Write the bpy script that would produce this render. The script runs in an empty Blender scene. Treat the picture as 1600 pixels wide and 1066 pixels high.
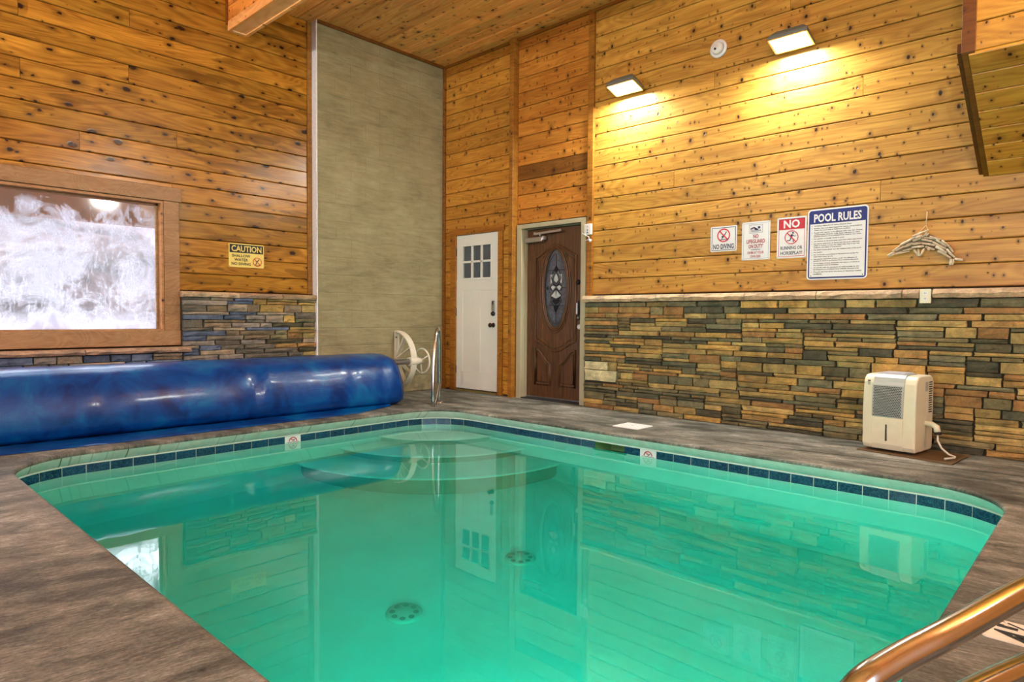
import bpy, bmesh, math, random
from mathutils import Vector, Matrix
random.seed(7)
S = bpy.context.scene
COL = S.collection
PI = math.pi

# ------------------------------------------------------------------ camera
cam_d = bpy.data.cameras.new('camera'); cam = bpy.data.objects.new('camera', cam_d); COL.objects.link(cam)
cam_d.sensor_width = 36.0; cam_d.lens = 36.0*1019.458/1600.0; cam_d.clip_start = .02
yaw, pitch, roll = math.radians(43.0359), math.radians(-2.1431), math.radians(.4289)
fw = Vector((-math.sin(yaw)*math.cos(pitch), math.cos(yaw)*math.cos(pitch), math.sin(pitch)))
rt = Vector((math.cos(yaw), math.sin(yaw), 0)); up = rt.cross(fw)
r2 = rt*math.cos(roll)+up*math.sin(roll); u2 = up*math.cos(roll)-rt*math.sin(roll)
mw = Matrix((r2, u2, -fw)).transposed().to_4x4(); mw.translation = Vector((6.8092, -5.9166, .9955))
cam.matrix_world = mw
S.camera = cam

# ------------------------------------------------------------------ light
W = bpy.data.worlds.new('overcast_sky'); S.world = W; W.use_nodes = True
bg = W.node_tree.nodes['Background']; bg.inputs[0].default_value = (.80, .88, 1.0, 1); bg.inputs[1].default_value = 9.5
vs = S.view_settings
vs.view_transform = 'Standard'; vs.look = 'None'; vs.gamma = 1.0; vs.use_curve_mapping = False
vs.exposure = 0.0
FLOOD_W = 62.0      # each wall floodlight
REAR_W = 150.0      # unseen floodlights added behind the camera as fill
POOL_W = 105.0      # underwater pool lamp

def portal(loc, rot, sx, sy):
    d = bpy.data.lights.new('window_portal', 'AREA'); d.shape = 'RECTANGLE'; d.size = sx; d.size_y = sy
    d.cycles.is_portal = True
    o = bpy.data.objects.new('window_portal', d); COL.objects.link(o); o.location = loc; o.rotation_euler = rot
portal((-.34, -4.95, 1.47), (0, -PI/2, 0), 1.26, 2.8)         # window in the left wall
portal((5.55, -8.62, 2.05), (PI/2, 0, 0), 2.5, 1.9)           # window behind the camera
portal((9.22, -5.4, 1.9), (0, PI/2, 0), 2.0, 1.8)             # unseen glazing added in the right wall to bring in daylight

# ------------------------------------------------------------------ mesh helpers
class MB:
    def __init__(s): s.v = []; s.f = []; s.sm = []
    def add(s, vs_, fs, smooth=False):
        n = len(s.v); s.v += [tuple(a) for a in vs_]
        for f in fs: s.f.append([i+n for i in f]); s.sm.append(smooth)
        return s
    def box(s, a, b):
        x0, y0, z0 = a; x1, y1, z1 = b
        return s.add([(x0,y0,z0),(x1,y0,z0),(x1,y1,z0),(x0,y1,z0),(x0,y0,z1),(x1,y0,z1),(x1,y1,z1),(x0,y1,z1)],
              [(0,3,2,1),(4,5,6,7),(0,1,5,4),(1,2,6,5),(2,3,7,6),(3,0,4,7)])
    def prism(s, poly, d0, d1, ax='y'):
        # poly in the plane normal to ax; (u,v) -> y: (x,z), x: (y,z), z: (x,y)
        def P(u, v, d): return {'y': (u, d, v), 'x': (d, u, v), 'z': (u, v, d)}[ax]
        n = len(poly)
        return s.add([P(u, v, d0) for u, v in poly]+[P(u, v, d1) for u, v in poly],
              [tuple(range(n)), tuple(range(2*n-1, n-1, -1))]+[(i, (i+1) % n, n+(i+1) % n, n+i) for i in range(n)])
    def tube(s, path, r, n=8, closed=False, cap=True):
        P = [Vector(p) for p in path]; m = len(P); rs = r if isinstance(r, (list, tuple)) else [r]*m
        T = []
        for i in range(m):
            if closed: t = P[(i+1) % m]-P[i-1]
            else: t = P[min(i+1, m-1)]-P[max(i-1, 0)]
            T.append(t.normalized())
        a = Vector((0, 0, 1)) if abs(T[0].z) < .9 else Vector((1, 0, 0))
        N = (a-T[0]*a.dot(T[0])).normalized(); vv = []
        for i in range(m):
            N = (N-T[i]*N.dot(T[i])).normalized(); Bn = T[i].cross(N)
            for k in range(n):
                an = 2*PI*k/n; vv.append(P[i]+(N*math.cos(an)+Bn*math.sin(an))*rs[i])
        ff = []
        for i in range(m if closed else m-1):
            j = (i+1) % m
            for k in range(n): ff.append((i*n+k, i*n+(k+1) % n, j*n+(k+1) % n, j*n+k))
        b = len(s.v); s.add(vv, ff, True)
        if cap and not closed:
            s.f.append([b+k for k in range(n)]); s.sm.append(False)
            s.f.append([b+(m-1)*n+k for k in range(n-1, -1, -1)]); s.sm.append(False)
        return s
    def lathe(s, prof, n=24, o=(0,0,0), ax='z', smooth=True):
        vv = []
        for (r, h) in prof:
            for k in range(n):
                a = 2*PI*k/n; c, q = r*math.cos(a), r*math.sin(a)
                vv.append({'z': (o[0]+c, o[1]+q, o[2]+h), 'y': (o[0]+c, o[1]+h, o[2]+q), 'x': (o[0]+h, o[1]+c, o[2]+q)}[ax])
        ff = [(i*n+k, i*n+(k+1) % n, (i+1)*n+(k+1) % n, (i+1)*n+k) for i in range(len(prof)-1) for k in range(n)]
        b = len(s.v); s.add(vv, ff, smooth)
        s.f.append([b+k for k in range(n)]); s.sm.append(False)
        s.f.append([b+(len(prof)-1)*n+k for k in range(n)]); s.sm.append(False)
        return s
    def mesh(s, name, mat=None):
        me = bpy.data.meshes.new(name); me.from_pydata(s.v, [], s.f)
        for p, q in zip(me.polygons, s.sm): p.use_smooth = q
        bm = bmesh.new(); bm.from_mesh(me); bmesh.ops.recalc_face_normals(bm, faces=bm.faces); bm.to_mesh(me); bm.free()
        if mat: me.materials.append(mat)
        return me
    def build(s, name, mat, parent=None, loc=(0,0,0), rot=(0,0,0), bevel=0, seg=2, color=None, sub=0):
        return link(name, s.mesh(name, mat), parent, loc, rot, bevel, seg, color, sub)
def link(name, me, parent=None, loc=(0,0,0), rot=(0,0,0), bevel=0, seg=2, color=None, sub=0):
    o = bpy.data.objects.new(name, me); COL.objects.link(o); o.parent = parent
    o.location = loc; o.rotation_euler = rot
    if color: o.color = (*color, 1)
    if bevel:
        m = o.modifiers.new('bevel', 'BEVEL'); m.width = bevel; m.segments = seg; m.limit_method = 'ANGLE'; m.harden_normals = False
    if sub:
        m = o.modifiers.new('sub', 'SUBSURF'); m.levels = sub; m.render_levels = sub
    return o
def bx(name, a, b, mat, parent=None, bevel=0, color=None, loc=(0,0,0), rot=(0,0,0)):
    return MB().box(a, b).build(name, mat, parent, loc, rot, bevel, 2, color)
def root(name, label=None, cat=None, loc=(0,0,0), rot=(0,0,0), group=None, kind=None):
    o = bpy.data.objects.new(name, None); COL.objects.link(o); o.location = loc; o.rotation_euler = rot
    o.empty_display_size = .1
    return tag(o, label, cat, group, kind)
def tag(o, label=None, cat=None, group=None, kind=None):
    if label: o['label'] = label
    if cat: o['category'] = cat
    if group: o['group'] = group
    if kind: o['kind'] = kind
    return o
def struct(o, label=None): return tag(o, label, None, None, 'structure')
def arc(cx, cy, r, a0, a1, n): return [(cx+r*math.cos(a0+(a1-a0)*i/n), cy+r*math.sin(a0+(a1-a0)*i/n)) for i in range(n+1)]
def rrect(x0, y0, x1, y1, r, n=6):
    return arc(x1-r, y1-r, r, 0, PI/2, n)+arc(x0+r, y1-r, r, PI/2, PI, n)+arc(x0+r, y0+r, r, PI, 1.5*PI, n)+arc(x1-r, y0+r, r, 1.5*PI, 2*PI, n)

# ------------------------------------------------------------------ material helpers
class NT:
    def __init__(s, name):
        s.m = bpy.data.materials.new(name); s.m.use_nodes = True; s.t = s.m.node_tree
        s.b = s.t.nodes['Principled BSDF']; s.out = s.t.nodes['Material Output']
    def n(s, typ, **k):
        o = s.t.nodes.new(typ)
        for a, v in k.items(): setattr(o, a, v)
        return o
    def l(s, a, b): s.t.links.new(a, b)
    def val(s, sock, v):
        if hasattr(v, 'is_linked') or isinstance(v, bpy.types.NodeSocket): s.l(v, sock)
        else: sock.default_value = v
    def math(s, op, a, b=0., c=None, clamp=False):
        o = s.n('ShaderNodeMath', operation=op, use_clamp=clamp); s.val(o.inputs[0], a); s.val(o.inputs[1], b)
        if c is not None: s.val(o.inputs[2], c)
        return o.outputs[0]
    def vmath(s, op, a, b):
        o = s.n('ShaderNodeVectorMath', operation=op); s.val(o.inputs[0], a); s.val(o.inputs[1], b); return o.outputs[0]
    def noise(s, vec, scale, detail=3., rough=.5, dist=0.):
        o = s.n('ShaderNodeTexNoise'); s.l(vec, o.inputs['Vector']); o.inputs['Scale'].default_value = scale
        o.inputs['Detail'].default_value = detail; o.inputs['Roughness'].default_value = rough; o.inputs['Distortion'].default_value = dist
        return o.outputs[0]
    def ramp(s, fac, stops, interp='LINEAR'):
        o = s.n('ShaderNodeValToRGB'); s.l(fac, o.inputs[0]); r = o.color_ramp; r.interpolation = interp
        while len(r.elements) < len(stops): r.elements.new(.5)
        for e, (p, c) in zip(r.elements, stops): e.position = p; e.color = (*c, 1) if len(c) == 3 else c
        return o.outputs[0]
    def map(s, fac, a, b, c=0., d=1.):
        o = s.n('ShaderNodeMapRange', clamp=True); s.l(fac, o.inputs[0])
        for i, v in enumerate((a, b, c, d)): s.val(o.inputs[i+1], v)
        return o.outputs[0]
    def mix(s, fac, a, b, mode='MIX'):
        o = s.n('ShaderNodeMix', data_type='RGBA', blend_type=mode); s.val(o.inputs[0], fac)
        for k, v in ((6, a), (7, b)):
            if isinstance(v, tuple): o.inputs[k].default_value = (*v, 1)
            else: s.l(v, o.inputs[k])
        return o.outputs[2]
    def bump(s, h, strength=.3, dist=.01):
        o = s.n('ShaderNodeBump'); o.inputs['Strength'].default_value = strength; o.inputs['Distance'].default_value = dist
        s.l(h, o.inputs['Height']); s.l(o.outputs[0], s.b.inputs['Normal'])
    def col(s, c):
        if isinstance(c, tuple): s.b.inputs['Base Color'].default_value = (*c, 1)
        else: s.l(c, s.b.inputs['Base Color'])
        return s
    def p(s, **k):
        for a, v in k.items(): s.val(s.b.inputs[a.replace('_', ' ')], v)
        return s
def sc(r, g, b):   # sRGB 0-255 to linear
    f = lambda c: c/12.92 if c <= .04045 else ((c+.055)/1.055)**2.4
    return (f(r/255), f(g/255), f(b/255))
def plain(name, c, rough=.5, metal=0., noise=0., nscale=20., **k):
    m = NT(name); m.p(Roughness=rough, Metallic=metal, **k)
    tc = m.n('ShaderNodeTexCoord').outputs['Object']
    nz = m.noise(tc, nscale, 3)
    m.col(m.mix(m.map(nz, .3, .7, 0, 1), tuple(x*(1-noise) for x in c), tuple(min(1, x*(1+noise)) for x in c)))
    return m.m

def pine(name, light, dark, knotc, rough=.38, knot=1.0, bump=.25, aspect=1.0, fig=1.0):
    """knotty board; object space, length along x. aspect < 1 stretches knots along the board, fig scales heartwood figure"""
    m = NT(name)
    tc = m.n('ShaderNodeTexCoord').outputs['Object']; oi = m.n('ShaderNodeObjectInfo')
    off = m.n('ShaderNodeCombineXYZ')
    m.l(m.math('MULTIPLY', oi.outputs['Random'], 91.), off.inputs[0]); m.l(m.math('MULTIPLY', oi.outputs['Random'], 37.), off.inputs[2])
    v = m.vmath('ADD', tc, off.outputs[0])
    grain = m.noise(m.vmath('MULTIPLY', v, (2.2, 9., 60.)), 1.0, 5, .65, .5)
    broad = m.noise(m.vmath('MULTIPLY', v, (.9, 2., 8.)), 1.0, 3, .55, 1.2)
    ring = m.math('SINE', m.math('MULTIPLY', m.noise(m.vmath('MULTIPLY', v, (.7, 3., 5.)), 1.0, 1, .4, .4), 95.))
    sep = m.n('ShaderNodeSeparateXYZ'); m.l(v, sep.inputs[0])
    k2 = m.n('ShaderNodeCombineXYZ'); m.l(m.math('MULTIPLY', sep.outputs[0], aspect), k2.inputs[0]); m.l(sep.outputs[2], k2.inputs[1])
    wob = m.n('ShaderNodeTexNoise'); m.l(v, wob.inputs['Vector']); wob.inputs['Scale'].default_value = 26.; wob.inputs['Detail'].default_value = 3.
    kv = m.vmath('ADD', k2.outputs[0], m.vmath('MULTIPLY', wob.outputs['Color'], (.022, .022, 0)))
    def knots(scale, lo, rmax, ch):
        vo = m.n('ShaderNodeTexVoronoi', voronoi_dimensions='2D', feature='F1'); m.l(kv, vo.inputs['Vector']); vo.inputs['Scale'].default_value = scale
        q = m.n('ShaderNodeSeparateColor'); m.l(vo.outputs['Color'], q.inputs[0])
        rad = m.map(q.outputs[ch], lo, 1., 0., rmax); d = vo.outputs['Distance']
        return m.map(d, rad, m.math('MULTIPLY', rad, .6), 0, 1), m.map(d, m.math('MULTIPLY', rad, 3.2), m.math('MULTIPLY', rad, .8), 0, 1)
    core, halo = knots(5.0, .35, .115*knot, 0)
    core2, halo2 = knots(12., .6, .13*knot, 1)
    # lens-shaped heartwood and resin figure along the board
    l2 = m.n('ShaderNodeCombineXYZ'); m.l(m.math('MULTIPLY', sep.outputs[0], 1.5), l2.inputs[0]); m.l(m.math('MULTIPLY', sep.outputs[2], 9.), l2.inputs[1])
    lv = m.vmath('ADD', l2.outputs[0], m.vmath('MULTIPLY', wob.outputs['Color'], (.1, .12, 0)))
    vo = m.n('ShaderNodeTexVoronoi', voronoi_dimensions='2D', feature='F1'); m.l(lv, vo.inputs['Vector']); vo.inputs['Scale'].default_value = 1.
    q = m.n('ShaderNodeSeparateColor'); m.l(vo.outputs['Color'], q.inputs[0])
    lr = m.map(q.outputs[2], .66, 1., 0., .62)
    lens = m.math('MULTIPLY', m.map(vo.outputs['Distance'], lr, m.math('MULTIPLY', lr, .8), 0, 1), .62*fig)
    f = m.math('ADD', m.math('MULTIPLY', grain, .7), m.math('ADD', m.math('MULTIPLY', broad, .6), m.math('MULTIPLY', ring, .08)))
    c = m.mix(m.map(f, .38, .92), light, dark)
    c = m.mix(lens, c, tuple(x*.42 for x in dark))
    c = m.mix(m.math('MULTIPLY', m.math('MAXIMUM', halo, halo2), .6), c, tuple(x*.5 for x in dark))
    c = m.mix(1.0, c, oi.outputs['Color'], 'MULTIPLY')
    c = m.mix(m.math('MAXIMUM', core, core2), c, knotc)
    m.col(c); m.p(Roughness=rough, Specular_IOR_Level=.35)
    hgt = m.math('SUBTRACT', m.math('ADD', m.math('MULTIPLY', grain, .5), m.math('ADD', m.math('MULTIPLY', halo, .9), m.math('MULTIPLY', broad, .4))), m.math('MULTIPLY', core, 1.2))
    m.bump(hgt, bump, .006)
    return m.m
KN = sc(42, 20, 8)
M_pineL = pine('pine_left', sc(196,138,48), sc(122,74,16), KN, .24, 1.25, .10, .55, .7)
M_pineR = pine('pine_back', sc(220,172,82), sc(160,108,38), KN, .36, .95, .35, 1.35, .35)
M_pineC = pine('pine_ceiling', sc(255,196,116), sc(214,138,62), KN, .42, 1.0, .2, .8, .6)
M_trim = pine('pine_trim', sc(184,134,60), sc(132,84,28), KN, .4, .6, .1, 1., .2)
M_casing = pine('pine_casing', sc(176,142,104), sc(138,102,68), sc(60,28,18), .4, .6, .08, .8, .3)
M_beam = pine('pine_beam', sc(255,214,160), sc(230,166,100), KN, .5, .6, .1, 1., .2)
M_dark = plain('groove_dark', sc(58,36,18), .8, 0, .2)

def stone_mat(name, ramp_, rough=.75):
    m = NT(name); g = m.n('ShaderNodeNewGeometry').outputs['Position']; oi = m.n('ShaderNodeObjectInfo')
    base = m.mix(1.0, m.ramp(m.noise(g, 7., 4, .6, .8), [(.3, (.55, .55, .55)), (.7, (1.25, 1.2, 1.1))]), oi.outputs['Color'], 'MULTIPLY')
    sp = m.noise(g, 60., 3, .7)
    c = m.mix(m.map(sp, .35, .75, 0, .5), base, m.mix(1., base, (.45, .42, .36), 'MULTIPLY'))
    m.col(c); m.p(Roughness=rough, Specular_IOR_Level=.3)
    h = m.math('ADD', m.noise(g, 22., 5, .65, .8), m.math('MULTIPLY', m.noise(m.vmath('MULTIPLY', g, (1., 1., 3.)), 9., 3), .8))
    m.bump(h, .55, .02); return m.m
M_stone = stone_mat('ledge_stone', None)
M_mortar = plain('mortar', sc(58,52,38), .95, 0, .3, 40)

def plaster_mat():
    m = NT('trowelled_plaster'); g = m.n('ShaderNodeNewGeometry').outputs['Position']
    st = m.noise(m.vmath('MULTIPLY', g, (1., 1.6, 9.)), 2.2, 5, .65, .6); bl = m.noise(g, 1.6, 4, .6)
    c = m.ramp(m.math('ADD', m.math('MULTIPLY', st, .5), m.math('MULTIPLY', bl, .5)), [(.32, sc(118,108,76)), (.5, sc(146,136,100)), (.7, sc(168,158,122))])
    low = m.n('ShaderNodeSeparateXYZ'); m.l(g, low.inputs[0])
    foot_dark = m.math('MULTIPLY', m.map(low.outputs[2], .55, .0, 0, 1), m.map(m.noise(g, 4.5, 4, .6), .42, .62, 0, .75))  # patchy darkening towards the foot of the wall
    c = m.mix(foot_dark, c, sc(84,76,54)); m.col(c); m.p(Roughness=.7)
    br = m.n('ShaderNodeTexBrick'); mp = m.n('ShaderNodeCombineXYZ'); m.l(low.outputs[1], mp.inputs[0]); m.l(low.outputs[2], mp.inputs[1])
    m.l(mp.outputs[0], br.inputs['Vector']); br.inputs['Scale'].default_value = 1.0; br.inputs['Brick Width'].default_value = .42; br.inputs['Row Height'].default_value = .21
    br.inputs['Mortar Size'].default_value = .012; br.inputs['Mortar Smooth'].default_value = 1.
    m.bump(m.math('SUBTRACT', m.math('ADD', st, m.math('MULTIPLY', m.noise(g, 14., 4), .5)), m.math('MULTIPLY', br.outputs['Fac'], .4)), .7, .014); return m.m
M_plaster = plaster_mat()
M_lit_caulk = plain('white_edge', sc(226,226,230), .7, 0, .08, 30)  # caulked return face; the window light on it is in its white

def concrete():
    m = NT('brushed_concrete'); g = m.n('ShaderNodeNewGeometry').outputs['Position']
    sx = m.n('ShaderNodeSeparateXYZ'); m.l(g, sx.inputs[0])
    near = m.map(m.math('ADD', sx.outputs[1], m.math('MULTIPLY', m.noise(g, 2., 2), .3)), -4.8, -5.0, 0, 1)   # broom strokes run away from the pool on each side
    def strokes(sc1, sc2, rz):
        rot = m.n('ShaderNodeVectorRotate', rotation_type='Z_AXIS'); m.l(g, rot.inputs[0]); rot.inputs['Angle'].default_value = math.radians(rz)
        return m.noise(m.vmath('MULTIPLY', rot.outputs[0], sc1), 1., 4, .7), m.noise(m.vmath('MULTIPLY', rot.outputs[0], sc2), 1., 6, .7, .5)
    b1, m1 = strokes((22., 130., 1.), (2.4, 7., 1.), -8); b2, m2 = strokes((130., 22., 1.), (7., 2.4, 1.), 10)
    def pick(a, b):
        o = m.n('ShaderNodeMix', data_type='FLOAT'); m.l(near, o.inputs[0]); m.l(a, o.inputs[2]); m.l(b, o.inputs[3]); return o.outputs[0]
    br, mid = pick(b1, b2), pick(m1, m2); bl = m.noise(g, 1.15, 4, .6, .8)
    f = m.math('ADD', m.math('MULTIPLY', mid, .58), m.math('ADD', m.math('MULTIPLY', bl, .34), m.math('ADD', m.math('MULTIPLY', br, .34), m.math('MULTIPLY', m.noise(g, 75., 3, .75), .16))))
    c = m.ramp(f, [(.55, sc(38,37,33)), (.67, sc(84,83,75)), (.77, sc(124,122,112)), (.90, sc(184,184,176))])
    m.col(c); m.p(Roughness=m.map(mid, .3, .7, .6, .8), Specular_IOR_Level=.35)
    m.bump(m.math('ADD', br, mid), .45, .006); return m.m
M_conc = concrete()

def fascia_mat():
    m = NT('painted_fascia'); g = m.n('ShaderNodeNewGeometry').outputs['Position']
    nz = m.noise(g, 9., 5, .65); dr = m.noise(m.vmath('MULTIPLY', g, (0., 30., 0.)), 1., 3, .6)
    sx = m.n('ShaderNodeSeparateXYZ'); m.l(g, sx.inputs[0])
    left = m.map(sx.outputs[0], 1.9, 1.4, .0, .85)                     # run-off stains on the side under the cover
    c = m.ramp(nz, [(.25, sc(206,204,190)), (.6, sc(232,230,220)), (.8, sc(240,238,230))])
    c = m.mix(m.math('MULTIPLY', m.map(dr, .58, .66, 0, 1), left), c, sc(60,66,34))
    m.col(c); m.p(Roughness=.6); m.bump(nz, .2, .01); return m.m
M_fascia = fascia_mat()
def basin_mat():
    m = NT('pool_plaster'); g = m.n('ShaderNodeNewGeometry').outputs['Position']
    m.col(m.ramp(m.noise(g, 1.6, 3, .5), [(.3, sc(222,230,216)), (.7, sc(240,244,232))])); m.p(Roughness=.8); return m.m
M_basin = basin_mat()
M_riser = plain('riser_shade_plaster', sc(146,180,160), .8, 0, .08, 3)  # shade on the risers below the treads, put into their plaster colour
def tile_mat():
    m = NT('navy_tile'); g = m.n('ShaderNodeNewGeometry').outputs['Position']; oi = m.n('ShaderNodeObjectInfo')
    nz = m.noise(g, 38., 4, .6, 1.5); vein = m.math('ABSOLUTE', m.math('SUBTRACT', nz, .5))
    c = m.mix(m.map(vein, .045, .0, 0, .6), m.mix(oi.outputs['Random'], sc(12,44,74), sc(18,58,92)), sc(70,130,150))
    m.col(c); m.p(Roughness=.15); return m.m
M_tile = tile_mat()
M_grout = plain('white_grout', sc(214,224,214), .6, 0, .05)

def water_mat():
    m = NT('pool_water'); t = m.t
    m.b.inputs['Base Color'].default_value = (1, 1, 1, 1)
    m.p(Roughness=0., IOR=1.33, Transmission_Weight=1.)
    g = m.n('ShaderNodeNewGeometry').outputs['Position']
    m.bump(m.noise(g, 1.8, 2, .4), .05, .02)
    va = m.n('ShaderNodeVolumeAbsorption'); va.inputs['Color'].default_value = (.06, .875, .865, 1); va.inputs['Density'].default_value = 1.4
    m.l(va.outputs[0], m.out.inputs['Volume']); return m.m
M_water = water_mat()
def cover_mat():
    m = NT('bubble_cover'); g = m.n('ShaderNodeNewGeometry').outputs['Position']
    vo = m.n('ShaderNodeTexVoronoi'); m.l(g, vo.inputs['Vector']); vo.inputs['Scale'].default_value = 75.; vo.inputs['Randomness'].default_value = .25
    nz = m.noise(g, 3.2, 5, .62, .8); sx = m.n('ShaderNodeSeparateXYZ'); m.l(g, sx.inputs[0])
    c = m.ramp(nz, [(.32, sc(0,34,100)), (.52, sc(0,66,140)), (.72, sc(4,104,160))])
    m.col(c); m.p(Roughness=.3, Specular_IOR_Level=.3, Coat_Weight=.22, Coat_Roughness=.14, Coat_IOR=1.5)
    m.bump(m.math('ADD', m.map(vo.outputs['Distance'], .0, .55, 1, 0), m.math('MULTIPLY', nz, .5)), .16, .005); return m.m
M_cover = cover_mat()
M_chrome = plain('stainless', (.55, .55, .55), .17, 1.0, .06, 60)
M_alu = plain('aluminium', (.55, .56, .58), .3, 1.0, .03)
M_cream = plain('cream_plastic', sc(226,222,196), .38, 0, .03)
M_white = plain('white_plastic', sc(232,232,230), .4, 0, .03)
M_reel = plain('reel_plastic', sc(226,220,200), .5, 0, .05)
M_black = plain('black_metal', sc(26,24,24), .35, 0, .1)
M_print = plain('print_black', sc(22,24,30), .6)
M_red = plain('print_red', sc(196,32,52), .5)
M_blue = plain('print_blue', sc(2,32,116), .5)
M_navy = plain('print_navy', sc(40,44,88), .5)
M_grayb = plain('print_greyblue', sc(104,124,150), .5)
M_maroon = plain('print_maroon', sc(158,46,58), .5)
M_yellow = plain('sign_yellow', sc(232,204,104), .45, 0, .03)
M_signw = plain('sign_white', sc(226,230,232), .4, 0, .02)
M_doorw = plain('door_white', sc(232,234,228), .45, 0, .02, 4)
M_beige = plain('frame_beige', sc(178,170,140), .5, 0, .05, 5)
M_rubber = plain('rubber', sc(38,38,40), .8, 0, .1)
M_mat = plain('brown_board', sc(96,74,44), .7, 0, .15, 6)
M_silver = plain('grey_plastic', sc(170,176,172), .35, 0, .03)
M_hole = plain('hole_dark', sc(40,42,40), .8)
M_drift = plain('driftwood', sc(206,192,166), .8, 0, .22, 35)
M_driftd = plain('driftwood_core', sc(120,104,80), .9, 0, .2, 35)
M_rope = plain('twine', sc(206,190,150), .9, 0, .1, 90)
M_joint = plain('deck_joint', sc(70,64,50), .9, 0, .2)
M_snow = None
def oak():
    m = NT('stained_oak'); tc = m.n('ShaderNodeTexCoord').outputs['Object']
    gr = m.noise(m.vmath('MULTIPLY', tc, (40., 8., 3.)), 1., 5, .65, .9)
    m.col(m.ramp(gr, [(.3, sc(58,35,16)), (.55, sc(92,58,30)), (.75, sc(120,80,44))])); m.p(Roughness=.4)
    m.bump(gr, .12, .004); return m.m
M_oak = oak()
def dglass():
    m = NT('leaded_glass'); tc = m.n('ShaderNodeTexCoord').outputs['Object']
    nz = m.noise(tc, 26., 3, .6, 1.)
    m.col(m.ramp(nz, [(.3, sc(62,66,78)), (.7, sc(96,102,116))])); m.p(Roughness=.1, Specular_IOR_Level=.7); m.bump(nz, .25, .004); return m.m
M_dglass = dglass()
M_bevel = plain('bevel_glass', sc(120,128,138), .06, .75, .2, 14)
M_lightg = plain('pale_glass', sc(186,196,198), .15, 0, .1, 30)
M_lead = plain('lead_came', sc(34,34,40), .35, .6, .1)
M_pane = plain('grey_pane', sc(84,92,100), .25, 0, .12, 5)
def emis(name, c, s):
    m = NT(name); m.p(Emission_Strength=s); m.b.inputs['Emission Color'].default_value = (*c, 1); m.col((.8, .8, .8)); return m.m
M_lamp = emis('flood_lens', (1, .97, .92), 6.)
M_poolens = emis('pool_lens', (1, .9, .62), 10.)

def frost_mat():
    m = NT('frosted_window'); t = m.t; g = m.n('ShaderNodeNewGeometry').outputs['Position']
    sx = m.n('ShaderNodeSeparateXYZ'); m.l(g, sx.inputs[0])
    n1 = m.noise(g, 2.6, 6, .68, .9); n2 = m.noise(m.vmath('MULTIPLY', g, (1., 5., 1.6)), 4., 4, .7, .6); n3 = m.noise(g, 60., 2, .6)
    low = m.map(sx.outputs[2], 1.02, .85, 0, .6)
    f = m.math('ADD', m.math('ADD', m.map(n1, .44, .64, .0, .7), m.map(n2, .52, .7, 0, .4)), m.math('ADD', low, m.math('ADD', m.map(n3, .5, .8, 0, .15), m.map(sx.outputs[2], 1.8, 2.05, 0, -.45))), clamp=True)
    tr = m.n('ShaderNodeBsdfTransparent'); tl = m.n('ShaderNodeBsdfTranslucent'); tl.inputs[0].default_value = (.54, .515, .55, 1)
    mx = m.n('ShaderNodeMixShader'); m.l(f, mx.inputs[0]); m.l(tr.outputs[0], mx.inputs[1]); m.l(tl.outputs[0], mx.inputs[2])
    gl = m.n('ShaderNodeBsdfGlossy'); gl.inputs['Roughness'].default_value = .05
    m2 = m.n('ShaderNodeMixShader'); m2.inputs[0].default_value = .04; m.l(mx.outputs[0], m2.inputs[1]); m.l(gl.outputs[0], m2.inputs[2])
    m.l(m2.outputs[0], m.out.inputs['Surface']); return m.m
M_frost = frost_mat()
def clear_mat():
    m = NT('clear_pane'); tr = m.n('ShaderNodeBsdfTransparent'); gl = m.n('ShaderNodeBsdfGlossy'); gl.inputs['Roughness'].default_value = .03
    mx = m.n('ShaderNodeMixShader'); mx.inputs[0].default_value = .05; m.l(tr.outputs[0], mx.inputs[1]); m.l(gl.outputs[0], mx.inputs[2])
    m.l(mx.outputs[0], m.out.inputs['Surface']); return m.m
M_clear = clear_mat()
def snow_mat():
    m = NT('snowy_bank'); g = m.n('ShaderNodeNewGeometry').outputs['Position']
    nz = m.noise(g, .55, 6, .7, .6)
    m.col(m.ramp(nz, [(.38, sc(30,24,23)), (.48, sc(62,50,48)), (.58, sc(94,85,88)), (.72, sc(128,126,134))])); m.p(Roughness=.9); return m.m
M_snow = snow_mat()
M_eave = plain('eave_wood', sc(150,112,92), .7, 0, .2, 3)

# ------------------------------------------------------------------ boards
XL = -.11        # face of the boarded left wall
H = 4.36         # ceiling height
XR, YN = 9.0, -8.5
BH = .1757
def board_mesh(Ln, h, t=.02, c=.006):
    sec = [(0, -h/2), (-t+c, -h/2), (-t, -h/2+c), (-t, h/2-c), (-t+c, h/2), (0, h/2)]
    return MB().prism(sec, -Ln/2, Ln/2, 'x')
def tone(a=.82, b=1.14):
    k = random.uniform(a, b); return (k*random.uniform(.98, 1.03), k*random.uniform(.96, 1.02), k*random.uniform(.9, 1.04))
def board(parent, mat, kind, u0, u1, v0, v1, d, color=None, t=.02, name='board'):
    """kind 'back': u=x v=z on plane y=d; 'left': u=y v=z on plane x=d; 'ceil': u=x v=y on plane z=d; board front lies on the plane"""
    Ln, h = u1-u0-.0035, v1-v0-.0055; mb = board_mesh(Ln, h, t); uc, vc = (u0+u1)/2, (v0+v1)/2
    if kind == 'back': loc, rot = (uc, d+t, vc), (0, 0, 0)
    elif kind == 'left': loc, rot = (d-t, uc, vc), (0, 0, PI/2)
    else: loc, rot = (uc, vc, d+t), (PI/2, 0, 0)
    return mb.build(name, mat, parent, loc, rot, color=color or tone())

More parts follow.
